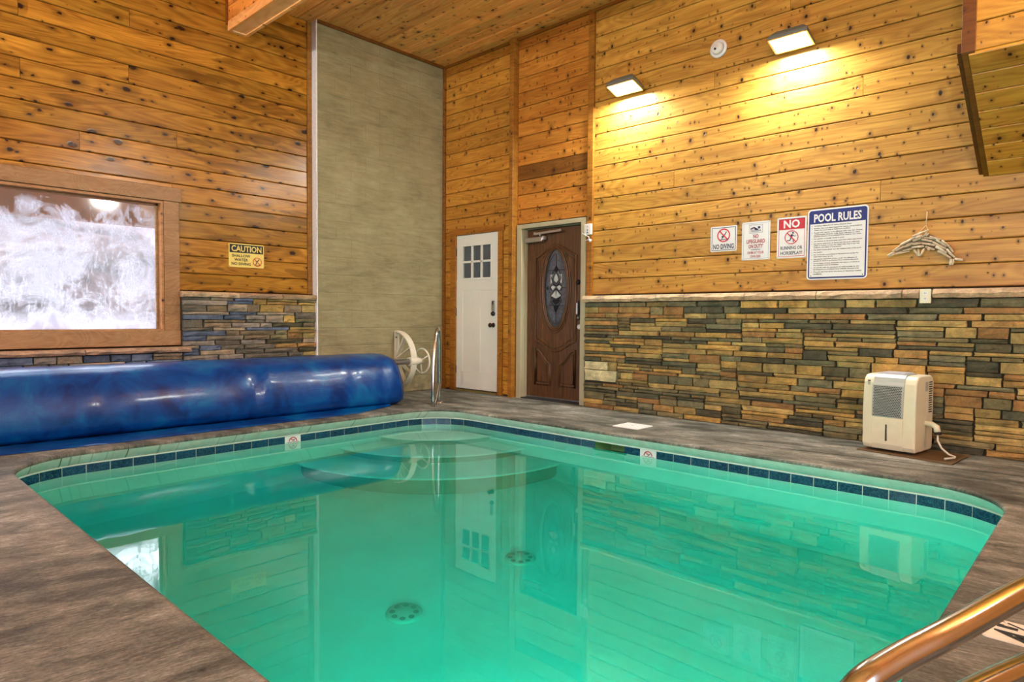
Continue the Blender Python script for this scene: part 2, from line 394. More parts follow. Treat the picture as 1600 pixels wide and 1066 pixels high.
# ------------------------------------------------------------------ setting: left wall
wl = struct(root('wall_left'), 'left wall of varnished knotty pine boards above a stone ledge')
WY0, WY1, WZ0, WZ1 = -6.30, -3.55, .835, 2.10        # window opening
bk = MB(); bk.box((XL-.16, YN, 0), (XL-.02, WY0, H)); bk.box((XL-.16, WY1, 0), (XL-.02, -1.9, H))
bk.box((XL-.16, WY0, 0), (XL-.02, WY1, WZ0)); bk.box((XL-.16, WY0, WZ1), (XL-.02, WY1, H)); bk.build('sheathing', M_dark, wl)
zs = [1.235]
while zs[-1] < H: zs.append(zs[-1]+BH)
jl = {3.587: [-4.673], 3.70: [-3.82], 3.086: [-4.668], 3.254: [-3.833], 2.557: [-4.242], 2.65: [-3.411]}
for i in range(len(zs)-1):
    a, b = zs[i], min(zs[i+1], H); zc = (a+b)/2
    js = []
    for kz, ys in jl.items():
        if a <= kz < b: js += ys
    if not js and i % 3 == 1: js = [random.uniform(-7, -5.3)]
    if zc > 2.3: cuts = [YN]+sorted(js+[-6.4-random.random()])+[-1.99]
    else: cuts = None
    if cuts:
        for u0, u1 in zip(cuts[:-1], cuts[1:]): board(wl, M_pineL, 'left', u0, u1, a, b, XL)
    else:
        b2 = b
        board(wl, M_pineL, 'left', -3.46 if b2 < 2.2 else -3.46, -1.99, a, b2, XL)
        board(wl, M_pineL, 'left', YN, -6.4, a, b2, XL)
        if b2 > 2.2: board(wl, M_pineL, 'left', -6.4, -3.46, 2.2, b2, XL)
bx('corner_trim', (XL-.01, -1.99, 1.235), (XL+.018, -1.935, H), M_trim, wl, .004, (.8, .74, .66))

# plaster chimney block in the corner
pl = MB(); pl.box((XL-.15, -1.92, 0), (0, .02, H)); plo = pl.build('wall_corner', M_plaster, bevel=.008)
struct(plo, 'grey-green trowelled plaster wall block in the corner')
cm = MB(); zz = 0
pts0 = []; random.seed(3)
n = 60
vv = []; ff = []
for i in range(n+1):
    z = .0+H*i/n; w = random.uniform(-.008, .008)
    vv += [(XL+.002, -1.934+random.uniform(-.003, .003), z), (-.002+w*.3, -1.934+random.uniform(-.004, .004), z), (.0+w*.2, -1.921, z), (XL+.002, -1.921, z)]
for i in range(n):
    for k in range(4): ff.append((4*i+k, 4*i+(k+1) % 4, 4*i+4+(k+1) % 4, 4*i+4+k))
MB().add(vv, ff).build('white_edge', M_lit_caulk, plo)
random.seed(11)

# ------------------------------------------------------------------ setting: back wall
wb = struct(root('wall_back'), 'back wall of golden knotty pine boards above stacked ledge stone')
b0 = MB(); y0, y1 = .02, .16
b0.box((-.3, y0, 0), (.26, y1, H)); b0.box((1.045, y0, 0), (1.45, y1, H)); b0.box((2.352, y0, 0), (XR, y1, H))
b0.box((.26, y0, 2.07), (1.045, y1, H)); b0.box((1.45, y0, 2.06), (2.352, y1, H)); b0.build('sheathing', M_dark, wb)
bx('void_panel', (.2, .2, 0), (2.5, .25, 2.3), M_dark, wb)
zs = [1.243]
while zs[-1] < H: zs.append(zs[-1]+BH)
down = [1.243-BH*k for k in range(7, 0, -1)]+[1.243]
cR, cL2 = (1.0, .95, .84), (1.02, .88, .80)
def tn(base, a=.86, b=1.12):
    k = random.uniform(a, b); return tuple(c*k for c in base)
for i in range(len(zs)-1):                       # section beside the plaster
    a, b = zs[i], min(zs[i+1], H-.02)
    if a > 2.05:
        board(wb, M_pineR, 'back', .035, 1.295, a, b, 0, tn((.98, .80, .60)))
    else:
        board(wb, M_pineR, 'back', .035, .16, a, b, 0, tn((.86, .72, .52))); board(wb, M_pineR, 'back', 1.13, 1.295, a, b, 0, tn((1.0, .88, .68)))
    if a > 2.0:
        dk = 2.6 < (a+b)/2 < 2.76
        board(wb, M_pineR, 'back', 1.365, 2.43, max(a, 2.1), b, 0, (.36, .26, .24) if dk else tn((.98, .72, .56)))
for a in down[:-1]:
    a0 = max(a, 0.0)
    board(wb, M_pineR, 'back', .035, .16, a0, a+BH, 0, tn((.7, .55, .36))); board(wb, M_pineR, 'back', 1.13, 1.295, a0, a+BH, 0, tn((1.0, .86, .62)))
jr = {6: [3.487], 2: [4.47], 9: [5.2], 11: [3.9], 14: [4.6], 4: [5.35]}
for i in range(len(zs)-1):
    a, b = zs[i], min(zs[i+1], H-.02)
    cuts = [2.505]+jr.get(i, [])+[7.0+random.random(), XR]
    for u0, u1 in zip(cuts[:-1], cuts[1:]): board(wb, M_pineR, 'back', u0, u1, a, b, 0, tn(cR))
bx('post', (1.297, -.09, 0), (1.361, .02, H-.01), M_trim, wb, .004, (.95, .82, .58))
bx('post', (2.432, -.03, 1.232), (2.508, .02, H-.01), M_trim, wb, .004, (.9, .76, .5))
bx('corner_trim', (.001, -.035, 0), (.038, .02, H-.01), M_trim, wb, .004, (.6, .46, .3))
tr1 = bx('trim_1', (-.0, -1.92, H-.035), (.03, 0, H), M_trim, None, .004, (.45, .33, .22)); struct(tr1, 'dark wooden trim along the top of the plaster')
tr2 = bx('trim_2', (.03, -.028, H-.03), (XR, 0, H), M_trim, None, .004, (.75, .6, .4)); struct(tr2, 'wooden trim where back wall meets ceiling')

# ------------------------------------------------------------------ setting: ceiling
ce = struct(root('ceiling'), 'ceiling of knotty pine planks')
bx('deck_panel', (-.3, YN-.1, H+.02), (XR+.1, .16, H+.1), M_dark, ce)
y = 0.0; k = 0
while y > YN:
    a = max(y-.15, YN); x1 = random.uniform(2.2, 4.6)
    cuts = [XL-.02, x1, x1+random.uniform(3, 4), XR]
    for u0, u1 in zip(cuts[:-1], cuts[1:]):
        if u1 > u0+.05: board(ce, M_pineC, 'ceil', u0, min(u1, XR), a, y, H, tone(.8, 1.12), name='plank')
    y = a; k += 1
# boxed beam below the ceiling
be = struct(root('trim_3'), 'pale boxed ceiling beam running from the left wall')
by0, by1, bz = -2.895, -2.68, 3.955
bx('bottom_board', (XL, by0+.03, bz+.012), (XR, by1-.03, bz+.05), M_beam, be, .003, (1.08, 1.02, .98))
for (ya, yb, cc) in ((by0, by0+.035, (1., .78, .55)), (by1-.035, by1, (1.05, .86, .66))):
    bx('edge_board', (XL, ya, bz), (XR, yb, bz+.1), M_beam, be, .003, cc)
for ya in (by0+.004, by1-.024):
    for q in range(2): board(be, M_pineC, 'back', XL, XR, bz+.1+q*.155, bz+.1+(q+1)*.155, ya, (1., .72, .45), name='side_board')
bx('end_board', (XL, by0-.02, bz+.06), (XL+.012, by0+.005, H), M_trim, be, .002, (.6, .4, .25))
bx('end_cap', (XL, by0+.03, bz+.002), (XL+.035, by1-.03, bz+.02), M_beam, be, .002)

# ------------------------------------------------------------------ setting: overhanging bay on the right
ba = struct(root('wall_bay'), 'boarded bay jutting from the back wall with a sloping underside')
X0 = 6.065; ang = math.atan2(.585, 1.0); SL = math.hypot(1.0, .585)
nb = 7
for i in range(nb):
    s0, s1 = SL*i/nb, SL*(i+1)/nb; smid = (s0+s1)/2
    mb = board_mesh(XR-X0-.003, s1-s0-.004)
    # local z runs up the slope (towards -y, +z), front faces down and out
    yc, zc = -smid*math.cos(ang), 2.065+smid*math.sin(ang)
    o = mb.build('board', M_pineR, ba, ((X0+XR)/2, yc, zc), (PI/2-ang, 0, 0), color=tn((1., .93, .66)))
i = 0; z = 2.65
while z < H-.02:
    z1 = min(z+BH, H-.02); board(ba, M_pineR, 'back', X0, XR, z, z1, -1.0, tn((1., .92, .7))); z = z1
bx('side_panel', (X0-.0, -.97, 2.66), (X0+.03, 0, H-.02), M_dark, ba)
MB().prism([(0, 2.09), (-.97, 2.66), (0, 2.66)], X0, X0+.03, 'x').build('side_panel', M_dark, ba)
# corner trim boards: one down the slope, one up the face
tb = MB(); tb.prism([(0.0, 2.052), (-1.012, 2.643), (-1.0, 2.68), (.0, 2.085)], X0-.035, X0+.035, 'x'); tb.build('edge_trim', M_trim, ba, bevel=.003, color=(.45, .36, .18))
tb = MB(); tb.prism([(0.0, 2.068), (-1.0, 2.655), (-.99, 2.72), (.0, 2.13)], X0-.062, X0-.035, 'x'); tb.build('edge_strip', M_trim, ba, bevel=.003, color=(.3, .22, .12))
bx('corner_board', (X0-.036, -1.018, 2.646), (X0+.036, -.98, H-.02), M_trim, ba, .003, (.4, .28, .13))

# ------------------------------------------------------------------ setting: the two walls behind the camera
wf = MB(); a, b = YN-.16, YN
wf.box((XL-.16, a, 0), (4.3, b, H)); wf.box((6.8, a, 0), (XR+.16, b, H)); wf.box((4.3, a, 0), (6.8, b, 1.1)); wf.box((4.3, a, 3.0), (6.8, b, H))
struct(wf.build('wall_front', M_pineC), 'boarded wall behind the viewpoint')
wr = MB(); a, b = XR, XR+.16
wr.box((a, YN, 0), (b, -6.3, H)); wr.box((a, -4.5, 0), (b, .16, H)); wr.box((a, -6.3, 0), (b, -4.5, .9)); wr.box((a, -6.3, 2.9), (b, -4.5, H))
struct(wr.build('wall_right', M_pineC), 'boarded wall to the right of the viewpoint')
w2 = struct(root('window_2'), 'window behind the viewpoint'); bx('pane', (4.3, YN-.1, 1.1), (6.8, YN-.095, 3.0), M_clear, w2)
for a in ((4.25, YN-.02, 1.05, 6.85, YN+.02, 1.12), (4.25, YN-.02, 2.98, 6.85, YN+.02, 3.08), (4.25, YN-.02, 1.05, 4.33, YN+.02, 3.05), (6.77, YN-.02, 1.05, 6.85, YN+.02, 3.05)):
    bx('casing', a[:3], a[3:], M_casing, w2, .004)
w3 = struct(root('window_3'), 'unseen glazing added for daylight, right of the viewpoint'); bx('pane', (XR+.1, -6.3, .9), (XR+.105, -4.5, 2.9), M_clear, w3)
for a in ((XR-.02, -6.35, .83, XR+.02, -4.45, .93), (XR-.02, -6.35, 2.87, XR+.02, -4.45, 2.97), (XR-.02, -6.35, .83, XR+.02, -6.27, 2.97), (XR-.02, -4.53, .83, XR+.02, -4.45, 2.97)):
    bx('casing', a[:3], a[3:], M_casing, w3, .004)

# ------------------------------------------------------------------ setting: picture window on the left
w1 = struct(root('window_1'), 'frosted picture window in a pale pine casing')
XF = XL+.03
bx('head_casing', (XL, -6.5, 2.105), (XF+.006, -3.385, 2.243), M_casing, w1, .006, (.92, .82, .7))
bx('side_casing', (XL, -3.55, .835), (XF, -3.405, 2.105), M_casing, w1, .005, (.98, .86, .74))
bx('side_casing', (XL, -6.45, .835), (XF, -6.3, 2.105), M_casing, w1, .005)
bx('sill_casing', (XL-.01, -6.5, .685), (XF+.004, -3.402, .835), M_casing, w1, .006, (1.05, .98, .92))
jb = MB(); jb.box((XL-.14, -3.575, .835), (XF-.004, -3.553, 2.1)); jb.build('jamb', M_casing, w1, bevel=.002, color=(1.2, .95, .7))
MB().box((XL-.14, -6.3, .835), (XF-.004, -6.278, 2.1)).build('jamb', M_casing, w1)
MB().box((XL-.14, -6.28, 2.078), (XF-.004, -3.573, 2.1)).build('jamb', M_casing, w1, color=(1.2, .95, .7))
MB().box((XL-.14, -6.28, .835), (XF-.004, -3.573, .85)).build('stool', M_casing, w1, color=(1.2, 1.05, .9))
for a, b in (((-3.555, .834, -3.548, 2.106)), )[0:0]: pass
bx('inner_bead', (XL-.075, -3.6, .85), (XL-.05, -3.575, 2.078), M_casing, w1, .002)
bx('inner_bead', (XL-.075, -6.278, 2.055), (XL-.05, -3.575, 2.078), M_casing, w1, .002, (.7, .5, .4))
bx('pane', (XL-.072, -6.278, .85), (XL-.066, -3.575, 2.078), M_frost, w1)

# ------------------------------------------------------------------ outside the window
og = MB(); NX, NY = 26, 30; vv = []; ff = []; random.seed(5)
for i in range(NX+1):
    for j in range(NY+1):
        X = -.6-i*.6; Y = 6-j*.7; zz = -.3+max(0, -X-2.0)*.42+.25*math.sin(X*1.7+Y)*math.cos(Y*1.1)*min(1, max(0, -X-1.5))
        vv.append((X, Y, zz+random.uniform(-.05, .05)))
for i in range(NX):
    for j in range(NY): ff.append((i*(NY+1)+j, (i+1)*(NY+1)+j, (i+1)*(NY+1)+j+1, i*(NY+1)+j+1))
snow = og.add(vv, ff, True).build('ground', M_snow); struct(snow, 'snowy bank outside the window')
ev = root('porch_header', 'brown porch beam outside above the window', 'beam', (-1.05, -5, 0))
bx('beam_face', (-.06, -4, 1.945), (.06, 4, 2.35), M_eave, ev, .01); bx('post', (-.06, -4, -.35), (.06, -3.88, 1.945), M_eave, ev); bx('post', (-.06, 3.88, -.35), (.06, 4, 1.945), M_eave, ev)
random.seed(21)

# ------------------------------------------------------------------ stone veneer
def stone_unit(k):
    rnd = random.Random(100+k); nx, nz = 4, 3; vv = []; ff = []
    for i in range(nx):
        for j in range(nz):
            ex = (i in (0, nx-1)); ez = (j in (0, nz-1))
            x = -.5+i/(nx-1); z = -.5+j/(nz-1)
            if not ex: x += rnd.uniform(-.08, .08)
            if not ez: z += rnd.uniform(-.15, .15)
            else: z += rnd.uniform(-.05, .03)*(1 if j else -1)*-1*.6
            if ex: x += rnd.uniform(-.0, .035)*(1 if i == 0 else -1)
            y = -1+rnd.uniform(0, .28)+(.16 if ex or ez else 0)
            vv.append((x, y, z))
    N = nx*nz
    idx = lambda i, j: i*nz+j
    for i in range(nx-1):
        for j in range(nz-1): ff.append((idx(i, j), idx(i+1, j), idx(i+1, j+1), idx(i, j+1)))
    loop = [idx(i, 0) for i in range(nx)]+[idx(nx-1, j) for j in range(1, nz)]+[idx(i, nz-1) for i in range(nx-2, -1, -1)]+[idx(0, j) for j in range(nz-2, 0, -1)]
    m = len(loop)
    for q in loop: x, y_, z = vv[q]; vv.append((x*1.01, 0, z*1.01))
    for q in range(m): ff.append((loop[q], loop[(q+1) % m], N+(q+1) % m, N+q))
    return MB().add(vv, ff).mesh('stone', M_stone)
UNITS = [stone_unit(k) for k in range(16)]
def pack(u0, u1, v0, v1, rnd):
    """random ledgestone: always fills the lowest gap, tops meet a neighbour's top where they can"""
    dx = .01; n = int(round((u1-u0)/dx)); U = .0165; Hn = int(round((v1-v0)/U)); sk = [0]*n; out = []
    for guard in range(6000):
        mn = min(sk)
        if mn >= Hn: break
        i = sk.index(mn); j = i
        while j < n and sk[j] == mn: j += 1
        w = j-i; lh = (sk[i-1] if i > 0 else 99)-mn; rh = (sk[j] if j < n else 99)-mn; left = Hn-mn
        hgt = rnd.choice((2, 2, 2, 2, 3, 3, 3, 3, 3, 4, 5))
        near = [q for q in (lh, rh) if 2 <= q <= 5]
        if near and rnd.random() < .8: hgt = rnd.choice(near)
        if w <= 13:
            ww = w; c = [q for q in (lh, rh) if 1 <= q <= 5]
            if c: hgt = min(c)
            else: hgt = rnd.choice((2, 3, 3, 4))
        else:
            lo, hi = (14, 30) if hgt >= 4 else (14, 52)
            ww = rnd.randint(lo, hi)
            if w-ww < 13: ww = w if w <= 54 else w//2
        hgt = max(1, min(hgt, left))
        if left-hgt == 1: hgt = left
        out.append((u0+i*dx, u0+(i+ww)*dx, v0+mn*U, v0+(mn+hgt)*U))
        for q in range(i, i+ww): sk[q] = mn+hgt
    return out
TANS = [sc(170,150,98), sc(184,162,104), sc(156,136,86), sc(188,156,92), sc(170,138,86), sc(158,122,78)]
GREYS = [sc(110,108,84), sc(96,96,78), sc(122,120,94), sc(90,86,66), sc(130,122,90), sc(82,80,66)]
LG = [sc(108,122,150), sc(150,142,134), sc(172,156,134), sc(92,106,132), sc(160,148,132), sc(136,120,98), sc(112,106,96)]  # the bluish stones carry the window's cool light in their colour
def stones(parent, rects, kind, plane, rnd, pal, limit=300, vis=None):
    rects = sorted(rects, key=lambda r: -(r[1]-r[0])*(r[3]-r[2])*(1 if (vis is None or vis(r)) else 1e-6))
    rest = MB(); nrest = 0
    for q, r in enumerate(rects):
        w, h = r[1]-r[0]-.006, r[3]-r[2]-.006; uc, vc = (r[0]+r[1])/2, (r[2]+r[3])/2
        d = .05+rnd.uniform(-.012, .018); me = UNITS[rnd.randrange(16)]; c = pal(r, rnd)
        if kind == 'back': loc, rz = (uc, plane, vc), 0
        else: loc, rz = (plane, uc, vc), PI/2
        if q < limit:
            o = link('stone', me, parent, loc, (0, 0, rz), color=c); o.scale = (w, d, h)
        else:
            mt = Matrix.Translation(loc) @ Matrix.Rotation(rz, 4, 'Z') @ Matrix.Diagonal((w, d, h, 1))
            rest.add([mt @ v.co for v in me.vertices], [tuple(p.vertices) for p in me.polygons]); nrest += 1
    if nrest:
        o = rest.build('small_stones', M_stone, parent, color=sc(128,116,84)); o['kind'] = 'stuff'
rb = random.Random(17)
wsb = bx('stone_wainscot', (2.455, -.055, 0), (XR, .02, 1.16), M_mortar, wb)
def palR(r, rnd):
    p = .58
    if r[2] < .25 and r[0] < 4: p = .4
    c = rnd.choice(TANS) if rnd.random() < p else rnd.choice(GREYS)
    k = rnd.uniform(.85, 1.15)*1.15; return tuple(x*k for x in c)
rects = pack(2.455, 7.3, .0, 1.155, rb)
# the pale repaired patch near the door: stones that reach into it are trimmed round it
patch = [(2.462, 2.78, .425, .513), (2.462, 2.89, .30, .42)]
PX, PZ0, PZ1 = 2.895, .295, .518
trimmed = []
for r in rects:
    if r[0] < PX and r[2] < PZ1 and r[3] > PZ0:
        if r[1] > PX+.03: trimmed.append((max(r[0], PX), r[1], r[2], r[3]))
        if r[3] > PZ1+.015: trimmed.append((r[0], min(r[1], PX), PZ1, r[3]))
        if r[2] < PZ0-.015: trimmed.append((r[0], min(r[1], PX), r[2], PZ0))
    else: trimmed.append(r)
rects = trimmed
stones(wsb, rects, 'back', -.05, rb, palR, 292, lambda r: r[0] < 6.35)
for r in patch+[(2.785, 2.893, .423, .515)]:
    c = sc(226,220,178) if r in patch else rb.choice(TANS)
    o = link('stone', UNITS[rb.randrange(16)], wsb, ((r[0]+r[1])/2, -.05, (r[2]+r[3])/2), color=c); o.scale = (r[1]-r[0]-.004, .05, r[3]-r[2]-.004)
# cap stones
def cap_stone(parent, a, b, kind, plane, z0, z1, rnd, depth=.075):
    n = max(3, int((b-a)/.07)); vv = []; ff = []
    for i in range(n+1):
        u = a+.003+(b-a-.006)*i/n; j = lambda q: rnd.uniform(-q, q)
        prof = [(0, z0), (-depth+j(.006), z0+.004+j(.003)), (-depth-.012+j(.008), (z0+z1)/2+j(.008)), (-depth+.012+j(.008), z1-.006+j(.003)), (0, z1)]
        for d, z in prof: vv.append((u, plane+d, z) if kind == 'back' else (plane-d, u, z))
    m = 5
    for i in range(n):
        for k in range(m): ff.append((i*m+k, i*m+(k+1) % m, (i+1)*m+(k+1) % m, (i+1)*m+k))
    ff += [tuple(range(m)), tuple(range(n*m, n*m+m))]
    mb = MB().add(vv, ff, False); c = rnd.choice((sc(196,170,140), sc(182,152,128), sc(172,148,116), sc(204,180,150)))
    return mb.build('cap_stone', M_stone, parent, color=c)
cuts = [2.445, 3.084, 3.683, 4.29, 4.912, 5.55, 5.668]
for a, b in zip(cuts[:-1], cuts[1:]): cap_stone(wb, a, b, 'back', -.045, 1.158, 1.232, rb)
for a, b in ((5.752, 6.4), (6.4, 7.0), (7.0, 7.7), (7.7, 8.4), (8.4, XR)): cap_stone(wb, a, b, 'back', -.045, 1.158, 1.232, rb)
# left wall stone
wsl = bx('stone_wainscot', (XL-.02, -3.402, 0), (XL+.045, -1.925, 1.172), M_mortar, wl)
def palL(r, rnd):
    c = rnd.choice(LG) if r[0] < -2.7 else rnd.choice(LG+TANS+GREYS)
    k = rnd.uniform(.85, 1.2); return tuple(x*k for x in c)
rl = random.Random(29)
stones(wsl, pack(-3.402, -1.925, .1, 1.172, rl), 'left', XL+.04, rl, palL)
wsl2 = bx('stone_wainscot', (XL-.02, YN, 0), (XL+.045, -3.402, .618), M_mortar, wl)
stones(wsl2, pack(-6.4, -3.402, .15, .618, rl), 'left', XL+.04, rl, palL)
cuts = [-3.41, -2.83, -2.35, -1.928]
for a, b in zip(cuts[:-1], cuts[1:]): cap_stone(wl, a, b, 'left', XL+.03, 1.168, 1.228, rl)
cuts = [-6.4, -5.5, -4.9, -4.25, -3.33]
for a, b in zip(cuts[:-1], cuts[1:]): cap_stone(wl, a, b, 'left', XL+.03, .616, .672, rl, .085)

# ------------------------------------------------------------------ deck and pool
def ring(d):
    """pool outline grown outwards by d"""
    x0, x1, y0, y1 = 1.36-d, 6.39+d, -5.085-d, -1.25+d
    P = []
    for cx, cy, r, a0 in ((x1, y1, .46, 0), (x0, y1, .42, PI/2), (x0, y0, .52, PI), (x1, y0, .5, 1.5*PI)):
        r += d; sx = -1 if cx == x1 else 1; sy = -1 if cy == y1 else 1
        P += arc(cx+sx*r, cy+sy*r, r, a0, a0+PI/2, 12)
    return P
def loft(levels, close=False):
    mb = MB(); n = len(ring(0)); vv = []
    for d, z in levels: vv += [(x, y, z) for x, y in ring(d)]
    ff = [(i*n+k, i*n+(k+1) % n, (i+1)*n+(k+1) % n, (i+1)*n+k) for i in range(len(levels)-1) for k in range(n)]
    return mb.add(vv, ff, True)
bm = bmesh.new()
inner = [bm.verts.new((x, y, 0)) for x, y in ring(.014)]
outer = [bm.verts.new(p) for p in ((XL, YN, 0), (XR, YN, 0), (XR, .2, 0), (XL, .2, 0))]
es = [bm.edges.new((l[i], l[(i+1) % len(l)])) for l in (inner, outer) for i in range(len(l))]
bmesh.ops.triangle_fill(bm, use_beauty=True, edges=es)
for f in bm.faces:
    if f.normal.z < 0: f.normal_flip()
inner2 = None
me = bpy.data.meshes.new('floor'); bm.to_mesh(me); bm.free(); me.materials.append(M_conc)
fl = struct(link('floor', me), 'brushed grey-brown concrete pool deck')
lp = loft([(.014, 0), (.004, -.004), (0, -.014), (.003, -.026)]); lp.build('edge', M_conc, fl)
slab = loft([(.16, -.1), (.16, -1.6)])
# expansion joint
MB().prism([(4.0, -.985), (8.9, -.34), (8.9, -.334), (4.0, -.978)], .0005, .002, 'z').build('joint', M_joint, fl)

pool = tag(root('swimming_pool', None, None, (3.87, -3.17, 0)), 'small rounded rectangular swimming pool of green water', 'pool')
PO = (-3.87, 3.17, 0)
loft([(.003, -.026), (.02, -.045), (.06, -.085), (.1, -.108)]).build('fascia', M_fascia, pool, PO)
ZB = -1.44; WZ = -.182
n = len(ring(0))
# wall with a gap where the skimmer throat opens
SKX0, SKX1 = 3.36, 3.72
wlv = loft([(.1, -.108), (.1, -.27), (.1, ZB+.12), (.07, ZB+.03), (0, ZB)])
b = len(wlv.v)
wlv.add([(x, y, ZB) for x, y in ring(0)], [tuple(range(n))])
yw = -1.15
nf = []; ns = []
for f, s_ in zip(wlv.f, wlv.sm):
    p = [wlv.v[i] for i in f]
    if len(f) == 4 and all(abs(q[1]-yw) < 1e-4 for q in p) and min(q[2] for q in p) > -.28 and max(q[0] for q in p)-min(q[0] for q in p) > 2: continue
    nf.append(f); ns.append(s_)
wlv.f, wlv.sm = nf, ns
xa, xb = 6.39-.46, 1.36+.42
for (a, c) in ((SKX1, xa), (xb, SKX0)): wlv.add([(a, yw, -.27), (c, yw, -.27), (c, yw, -.108), (a, yw, -.108)], [(0, 1, 2, 3)])
wlv.add([(SKX0, yw, -.27), (SKX1, yw, -.27), (SKX1, yw, -.24), (SKX0, yw, -.24)], [(0, 1, 2, 3)])
wlv.add([(SKX0, yw, -.12), (SKX1, yw, -.12), (SKX1, yw, -.108), (SKX0, yw, -.108)], [(0, 1, 2, 3)])
wlv.build('basin', M_basin, pool, PO)
sk = MB(); d1 = yw+.3
sk.add([(SKX0, yw, -.24), (SKX1, yw, -.24), (SKX1, d1, -.24), (SKX0, d1, -.24), (SKX0, yw, -.12), (SKX1, yw, -.12), (SKX1, d1, -.12), (SKX0, d1, -.12)],
       [(0, 1, 2, 3), (4, 5, 6, 7), (0, 3, 7, 4), (1, 2, 6, 5), (2, 3, 7, 6)])
sk.build('skimmer_throat', plain('skimmer_plastic', sc(150,170,110), .5), pool, PO)
# grout bands above and below the tiles
loft([(.099, -.106), (.090, -.107), (.090, -.116), (.099, -.1165)]).build('grout_band', M_grout, pool, PO)
def arcpos(P):
    out = [0.]
    for i in range(len(P)): out.append(out[-1]+math.dist(P[i], P[(i+1) % len(P)]))
    return out
RP = ring(.094); AP = arcpos(RP)
def at(s_):
    s_ %= AP[-1]
    for i in range(len(RP)):
        if AP[i+1] >= s_:
            t = (s_-AP[i])/max(1e-9, AP[i+1]-AP[i]); a, c = RP[i], RP[(i+1) % len(RP)]
            return (a[0]+(c[0]-a[0])*t, a[1]+(c[1]-a[1])*t)
# start phase so that joints fall where they do on the far side
far0 = None
for i in range(4000):
    q = at(i*AP[-1]/4000)
    if abs(q[1]+1.156) < .002 and abs(q[0]-5.42) < .004: far0 = i*AP[-1]/4000; break
NTILE = int(round(AP[-1]/.1556)); TS = AP[-1]/NTILE
tile_me = MB().box((-.5, 0, -.5), (.5, 1, .5)).mesh('tile', M_tile)
TZ0, TZ1 = -.180, -.117
def nodive(parent, loc, rz):
    mk = bx('depth_marker', (-.0765, .0, TZ0), (.0765, .006, TZ1), M_signw, parent, .001, loc=loc, rot=(0, 0, rz))
    rg = MB(); rr = .042; zc = TZ0+.012
    pts = [(rr*math.cos(a), rr*math.sin(a)) for a in [PI*(.02+.96*k/16) for k in range(17)]]
    poly = [(x, zc+y) for x, y in pts]+[(x*.8, zc+y*.8) for x, y in reversed(pts)]
    for i in range(16):
        rg.prism([poly[i], poly[i+1], poly[-2-i], poly[-1-i]], -.0012, -.0002)
    rg.prism([(-.030, zc+.030), (-.025, zc+.034), (.010, zc+.002), (.003, zc+.0)], -.0012, -.0002)
    rg.build('red_symbol', M_red, mk)
    bl = MB(); bl.prism([(-.012, zc+.030), (-.008, zc+.024), (.012, zc+.008), (.016, zc+.012)], -.0016, -.0004); bl.prism([(.004, zc+.010), (.024, zc+.026), (.026, zc+.023), (.008, zc+.006)], -.0016, -.0004)
    bl.prism([(-.058, zc-.006), (.058, zc-.006), (.058, zc-.003), (-.058, zc-.003)], -.0016, -.0004); bl.build('black_symbol', M_print, mk)
for i in range(NTILE):
    a, c = at(far0+i*TS+.003), at(far0+(i+1)*TS-.003); mid = at(far0+(i+.5)*TS)
    mx, my = (a[0]+c[0])/2, (a[1]+c[1])/2; tang = math.atan2(c[1]-a[1], c[0]-a[0]); L_ = math.dist(a, c)
    if abs(my+1.156) < .01 and SKX0-.02 < mx < SKX1+.02: continue
    # outline runs anticlockwise: inward normal is to the left of travel; tile local +y must point outwards
    rz = tang+PI
    lx, ly = mx-3.87, my+3.17
    if abs(my+1.156) < .01 and abs(mx-3.955) < TS*.5: nodive(pool, (lx, ly, 0), rz); continue
    if abs(mx-1.266) < .01 and abs(my+2.98) < TS*.5: nodive(pool, (lx, ly, 0), rz); continue
    o = link('tile', tile_me, pool, (lx, ly, (TZ0+TZ1)/2), (0, 0, rz)); o.scale = (L_, .006, TZ1-TZ0)
# corner steps
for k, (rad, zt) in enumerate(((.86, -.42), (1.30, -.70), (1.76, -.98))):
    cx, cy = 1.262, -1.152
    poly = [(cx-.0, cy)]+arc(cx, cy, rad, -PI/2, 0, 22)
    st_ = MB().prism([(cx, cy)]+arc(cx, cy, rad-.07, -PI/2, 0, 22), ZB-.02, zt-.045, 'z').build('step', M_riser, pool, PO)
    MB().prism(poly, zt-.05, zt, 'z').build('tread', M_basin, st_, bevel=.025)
for (dx_, dy_) in ((3.87, -2.67), (3.84, -3.63)):
    dr = MB().lathe([(.105, 0), (.105, .012), (.09, .022), (.0, .026)], 24, (dx_, dy_, ZB)); dro = dr.build('drain', plain('drain_plastic', sc(196,206,192), .5), pool, PO)
    sl = MB()
    for k in range(8):
        a = 2*PI*k/8; sl.lathe([(.018, 0), (.018, .003)], 8, (dx_+.068*math.cos(a), dy_+.068*math.sin(a), ZB+.0225))
    sl.build('slots', plain('slot_grey', sc(150,164,150), .6), dro)['kind'] = 'stuff'
# underwater lamp low on the near side
plm = root('lamp_niche'); plm.parent = pool; plm.location = PO
LX, LY, LZ = 5.55, -5.16, -.72
pr = MB().lathe([(.14, 0), (.14, .02), (.115, .03), (.0, .03)], 24, (LX, LY-.01, LZ), 'y').build('lamp_ring', M_chrome, plm)
MB().lathe([(.105, .031), (.08, .045), (0, .05)], 20, (LX, LY-.01, LZ), 'y').build('lamp_lens', M_poolens, plm)
ld = bpy.data.lights.new('pool_lamp', 'AREA'); ld.shape = 'DISK'; ld.size = .24; ld.energy = POOL_W; ld.color = (1, .9, .66)
lo = bpy.data.objects.new('pool_lamp', ld); COL.objects.link(lo); lo.location = (LX, LY+.06, LZ); lo.rotation_euler = (PI/2+.0, 0, 0)
